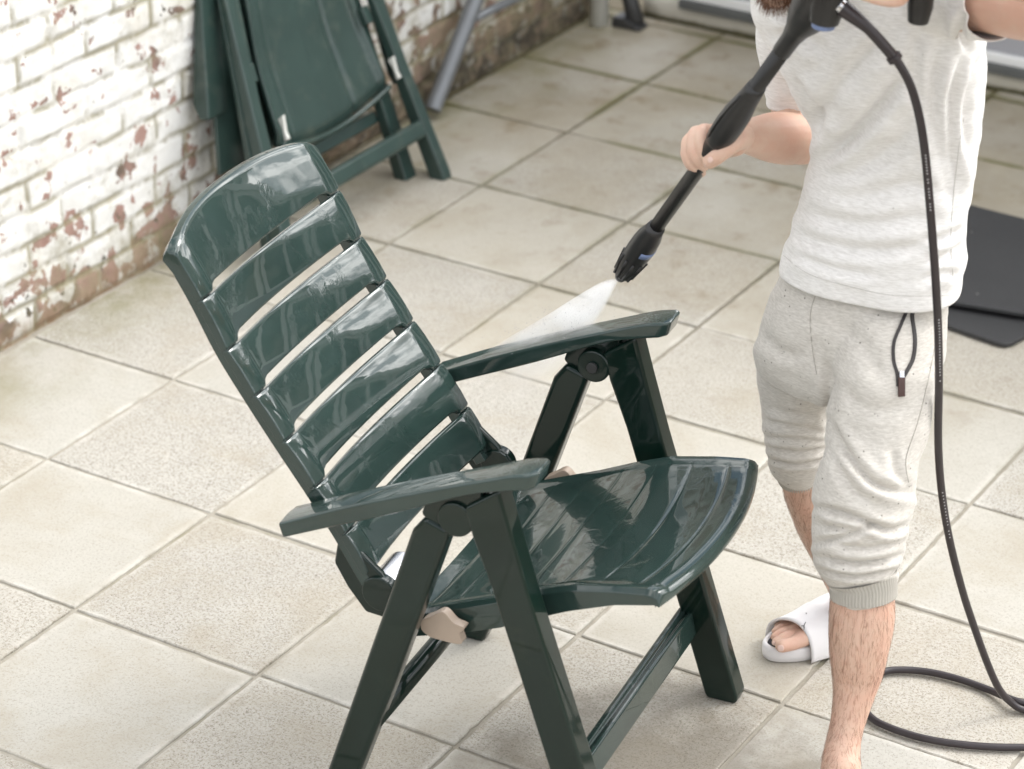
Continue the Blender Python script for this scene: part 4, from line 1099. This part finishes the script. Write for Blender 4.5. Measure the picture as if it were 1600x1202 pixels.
# gun body
lathe('gun_front', [(.80, .0146), (.845, .0152), (.875, .0195), (.905, .0285), (.945, .0345), (.985, .0360), (1.02, .035)], M['black'], bevel=.002)
def PXD(x, y, d): return D(x, y, d)
q = MB(); q.tube([PXD(1287, 36, -.235), PXD(1292, 10, -.235), PXD(1300, -30, -.235), PXD(1330, -70, -.235)], [.022, .026, .030, .032], 20); PL(q.out('valve_housing', M['black'], bevel=.003))
q = MB(); q.tube([PXD(1286, 44, -.236), PXD(1289, 20, -.236)], [.017, .020], 24); PL(q.out('blue_ring', M['blue'], bevel=.002))
q = MB(); q.tube([PXD(x, y, -.25) for x, y in ((1320, -60), (1370, -85), (1420, -60), (1441, -20), (1438, 10), (1434, 36))], [.03, .03, .026, .020, .019, .015], 20); PL(q.out('pistol_grip', M['black'], bevel=.003))
q = MB(); q.tube([PXD(x, y, -.25) for x, y in ((1340, -45), (1362, -25), (1372, -10), (1385, -2))], [.006]*4, 12); PL(q.out('trigger', M['black']))
q = MB(); q.tube([PXD(1309, 6, -.25), PXD(1318, 14, -.25)], .0115, 20); PL(q.out('hose_coupling', M['steel'], bevel=.001))
hp = [(1316, 12, -.25), (1337, 28, -.255), (1358, 46, -.26), (1380, 70, -.262), (1399, 92, -.262)]
q = MB(); q.tube(spline([PXD(*p) for p in hp], 8), [lerp(.0135, .0085, min(1, k/16)) for k in range(33)], 20); PL(q.out('strain_relief', M['hose']))
q = MB(); q.tube([PXD(1395, 87, -.262), PXD(1400, 94, -.262)], .0115, 20); PL(q.out('relief_collar', M['hose'], bevel=.001))
hz = [(1396, 88, -.262), (1412, 112, -.262), (1426, 143, -.26), (1438, 190, -.255), (1446, 245, -.25), (1452, 310, -.242), (1457, 370, -.235), (1462, 440, -.22), (1466, 520, -.20), (1467, 600, -.175), (1466, 690, -.145), (1471, 765, -.115), (1483, 840, -.085), (1503, 920, -.055), (1524, 985, -.03), (1545, 1042, -.012), (1562, 1078, .0), (1580, 1098, .008)]
pts = [PXD(*p) for p in hz]
RH = .0078
gp = [(1602, 1110), (1640, 1112), (1655, 1106), (1630, 1100), (1590, 1096), (1545, 1078), (1500, 1062), (1455, 1051), (1415, 1047), (1380, 1050), (1352, 1068), (1346, 1096), (1362, 1122), (1395, 1139), (1440, 1153), (1490, 1162), (1545, 1167), (1600, 1168), (1700, 1166), (1850, 1150), (2100, 1120)]
pts += [gnd(x, y, RH+.001+(.010 if 3 < i < 5 else 0)) for i, (x, y) in enumerate(gp)]
sp = spline(pts, 8); q = MB(); q.tube(sp, .0066, 18); hose = PL(q.out('hose', M['hose']))
# tiny print on the hose
WP = simple('hose_print', (.35, .34, .34), .6)
bh = bvh(hose)
def prn(y0, y1, n, xo):
    mbb = MB()
    for k in range(n):
        y = lerp(y0, y1, k/n); x = interp([(p[1], p[0]) for p in hz], y)+xo
        h, n_ = hit(bh, x, y, .0002)
        if h and rr_.random() < .85:
            u = Vector((0, 0, 1)); s = LAT
            w2 = .0011; l2 = .0011
            mbb.add([h-s*w2-u*l2+n_*.0003, h+s*w2-u*l2+n_*.0003, h+s*w2*rr_.choice((1, .3))+u*l2+n_*.0003, h-s*w2*rr_.choice((1, .4))+u*l2+n_*.0003, h-s*w2-u*l2-n_*.0004, h+s*w2-u*l2-n_*.0004, h+s*w2+u*l2-n_*.0004, h-s*w2+u*l2-n_*.0004], [(0,1,2,3),(7,6,5,4),(0,4,5,1),(1,5,6,2),(2,6,7,3),(3,7,4,0)])
    o = mbb.out('hose_print', WP, smooth=False); o.parent = hose
prn(243, 338, 20, .5); prn(500, 600, 22, 2); prn(770, 850, 16, 1)

# ------------------------------------------------------------ water spray
m = bpy.data.materials.new('water_mist'); m.use_nodes = True; t_ = m.node_tree; t_.nodes.clear()
ou = t_.nodes.new('ShaderNodeOutputMaterial'); pv = t_.nodes.new('ShaderNodeVolumePrincipled'); t_.links.new(pv.outputs[0], ou.inputs['Volume'])
pv.inputs['Color'].default_value = (1, 1, 1, 1); pv.inputs['Anisotropy'].default_value = .45; sc.cycles.volume_bounces = 12
TIP = LA-ax*.010
geo = t_.nodes.new('ShaderNodeTexCoord'); vm = t_.nodes.new('ShaderNodeVectorMath'); vm.operation = 'DISTANCE'
t_.links.new(geo.outputs['Object'], vm.inputs[0]); vm.inputs[1].default_value = (0, 0, 0)
rp = t_.nodes.new('ShaderNodeMapRange'); rp.interpolation_type = 'LINEAR'
t_.links.new(vm.outputs['Value'], rp.inputs[0]); rp.inputs[1].default_value = .0; rp.inputs[2].default_value = .43; rp.inputs[3].default_value = 1; rp.inputs[4].default_value = 0
nrm_ = t_.nodes.new('ShaderNodeVectorMath'); nrm_.operation = 'NORMALIZE'; t_.links.new(geo.outputs['Object'], nrm_.inputs[0])
nz_ = t_.nodes.new('ShaderNodeTexNoise'); nz_.inputs['Scale'].default_value = 16; nz_.inputs['Detail'].default_value = 4; t_.links.new(nrm_.outputs[0], nz_.inputs['Vector'])
nz2 = t_.nodes.new('ShaderNodeTexNoise'); nz2.inputs['Scale'].default_value = 18; nz2.inputs['Detail'].default_value = 4; t_.links.new(geo.outputs['Object'], nz2.inputs['Vector'])
ma_ = t_.nodes.new('ShaderNodeMath'); ma_.operation = 'MULTIPLY'; t_.links.new(nz_.outputs[0], ma_.inputs[0]); t_.links.new(nz2.outputs[0], ma_.inputs[1])
mr_ = t_.nodes.new('ShaderNodeMapRange'); t_.links.new(ma_.outputs[0], mr_.inputs[0]); mr_.inputs[1].default_value = .12; mr_.inputs[2].default_value = .38; mr_.inputs[3].default_value = .25; mr_.inputs[4].default_value = 1.9
mb_ = t_.nodes.new('ShaderNodeMath'); mb_.operation = 'MULTIPLY'; pw_ = t_.nodes.new('ShaderNodeMath'); pw_.operation = 'POWER'; t_.links.new(rp.outputs[0], pw_.inputs[0]); pw_.inputs[1].default_value = 2.0
px2 = t_.nodes.new('ShaderNodeMath'); px2.operation = 'MULTIPLY_ADD'; t_.links.new(pw_.outputs[0], px2.inputs[0]); px2.inputs[1].default_value = 85; p6_ = t_.nodes.new('ShaderNodeMath'); p6_.operation = 'MULTIPLY'; t_.links.new(rp.outputs[0], p6_.inputs[0]); p6_.inputs[1].default_value = 7.0; t_.links.new(p6_.outputs[0], px2.inputs[2])
t_.links.new(px2.outputs[0], mb_.inputs[0]); t_.links.new(mr_.outputs[0], mb_.inputs[1])
axv = (D(836, 524, .20)-TIP).normalized()
dp = t_.nodes.new('ShaderNodeVectorMath'); dp.operation = 'DOT_PRODUCT'; t_.links.new(nrm_.outputs[0], dp.inputs[0]); dp.inputs[1].default_value = axv
me_ = t_.nodes.new('ShaderNodeMapRange'); me_.interpolation_type = 'SMOOTHSTEP'; t_.links.new(dp.outputs['Value'], me_.inputs[0]); me_.inputs[1].default_value = .90; me_.inputs[2].default_value = .965
mc_ = t_.nodes.new('ShaderNodeMath'); mc_.operation = 'MULTIPLY'; t_.links.new(mb_.outputs[0], mc_.inputs[0]); t_.links.new(me_.outputs[0], mc_.inputs[1])
t_.links.new(mc_.outputs[0], pv.inputs['Density']); M['mist'] = m
cols = [  # px left edge, px right edge, depth centre, half thickness
    ((967, 424), (974, 427), .125, .004), ((936, 442), (967, 446), .135, .010), ((896, 466), (959, 470), .15, .016), ((850, 495), (950, 495), .175, .024),
    ((790, 530), (920, 532), .215, .034), ((742, 562), (878, 572), .255, .045), ((722, 600), (838, 612), .29, .05), ((735, 645), (805, 652), .32, .03)]
rings = []
for (a, b, d_, h_) in ctab([(*c_[0], *c_[1], c_[2], c_[3]) for c_ in cols], 4) and [((q[0], q[1]), (q[2], q[3]), q[4], q[5]) for q in ctab([(*c_[0], *c_[1], c_[2], c_[3]) for c_ in cols], 4)]:
    ring = []
    for k in range(24):
        an = 2*math.pi*k/24; t = .5+.5*math.cos(an); ring.append(D(lerp(a[0], b[0], t), lerp(a[1], b[1], t), d_+h_*math.sin(an)))
    rings.append([p-TIP for p in ring])
mbb = MB(); loft(mbb, rings); o = mbb.out('water_spray', M['mist']); o.location = TIP
tag(o, 'white fan of water spray from the lance nozzle over the far armrest', 'water spray', kind='stuff')

m = N('water_drop'); m.p(Base_Color=(.9, .92, .95), Roughness=.08, Transmission_Weight=.6, IOR=1.33); M['drop'] = m.m
rq = random.Random(11); mbb = MB()
def drop(p, r_):
    a = Vector((0, 0, r_)); mbb.add([p+Vector((r_, 0, 0)), p+Vector((0, r_, 0)), p-Vector((r_, 0, 0)), p-Vector((0, r_, 0)), p+a, p-a], [(0, 1, 4), (1, 2, 4), (2, 3, 4), (3, 0, 4), (1, 0, 5), (2, 1, 5), (3, 2, 5), (0, 3, 5)])
for k in range(260):                      # in and round the jet
    t = rq.random()**.7; u = rq.gauss(.5, .33); a = D(971, 425, .12).lerp(D(lerp(745, 905, u), lerp(570, 540, u), .24), t)
    drop(a+Vector((rq.gauss(0, .006), rq.gauss(0, .006), rq.gauss(0, .006)))*(1+2*t), rq.uniform(.0003, .0008))
for k in range(220):                      # bouncing off the armrest
    x = rq.uniform(800, 965); a = D(x, interp([(790, 536), (880, 505), (960, 488)], x), .16)
    drop(a+Vector((rq.gauss(0, .02), rq.gauss(0, .02), abs(rq.gauss(0, .022)))), rq.uniform(.0003, .0009))
o = mbb.out('spray_droplets', M['drop'], smooth=True); tag(o, 'fine water droplets bouncing off the far armrest', 'water droplets', kind='stuff')
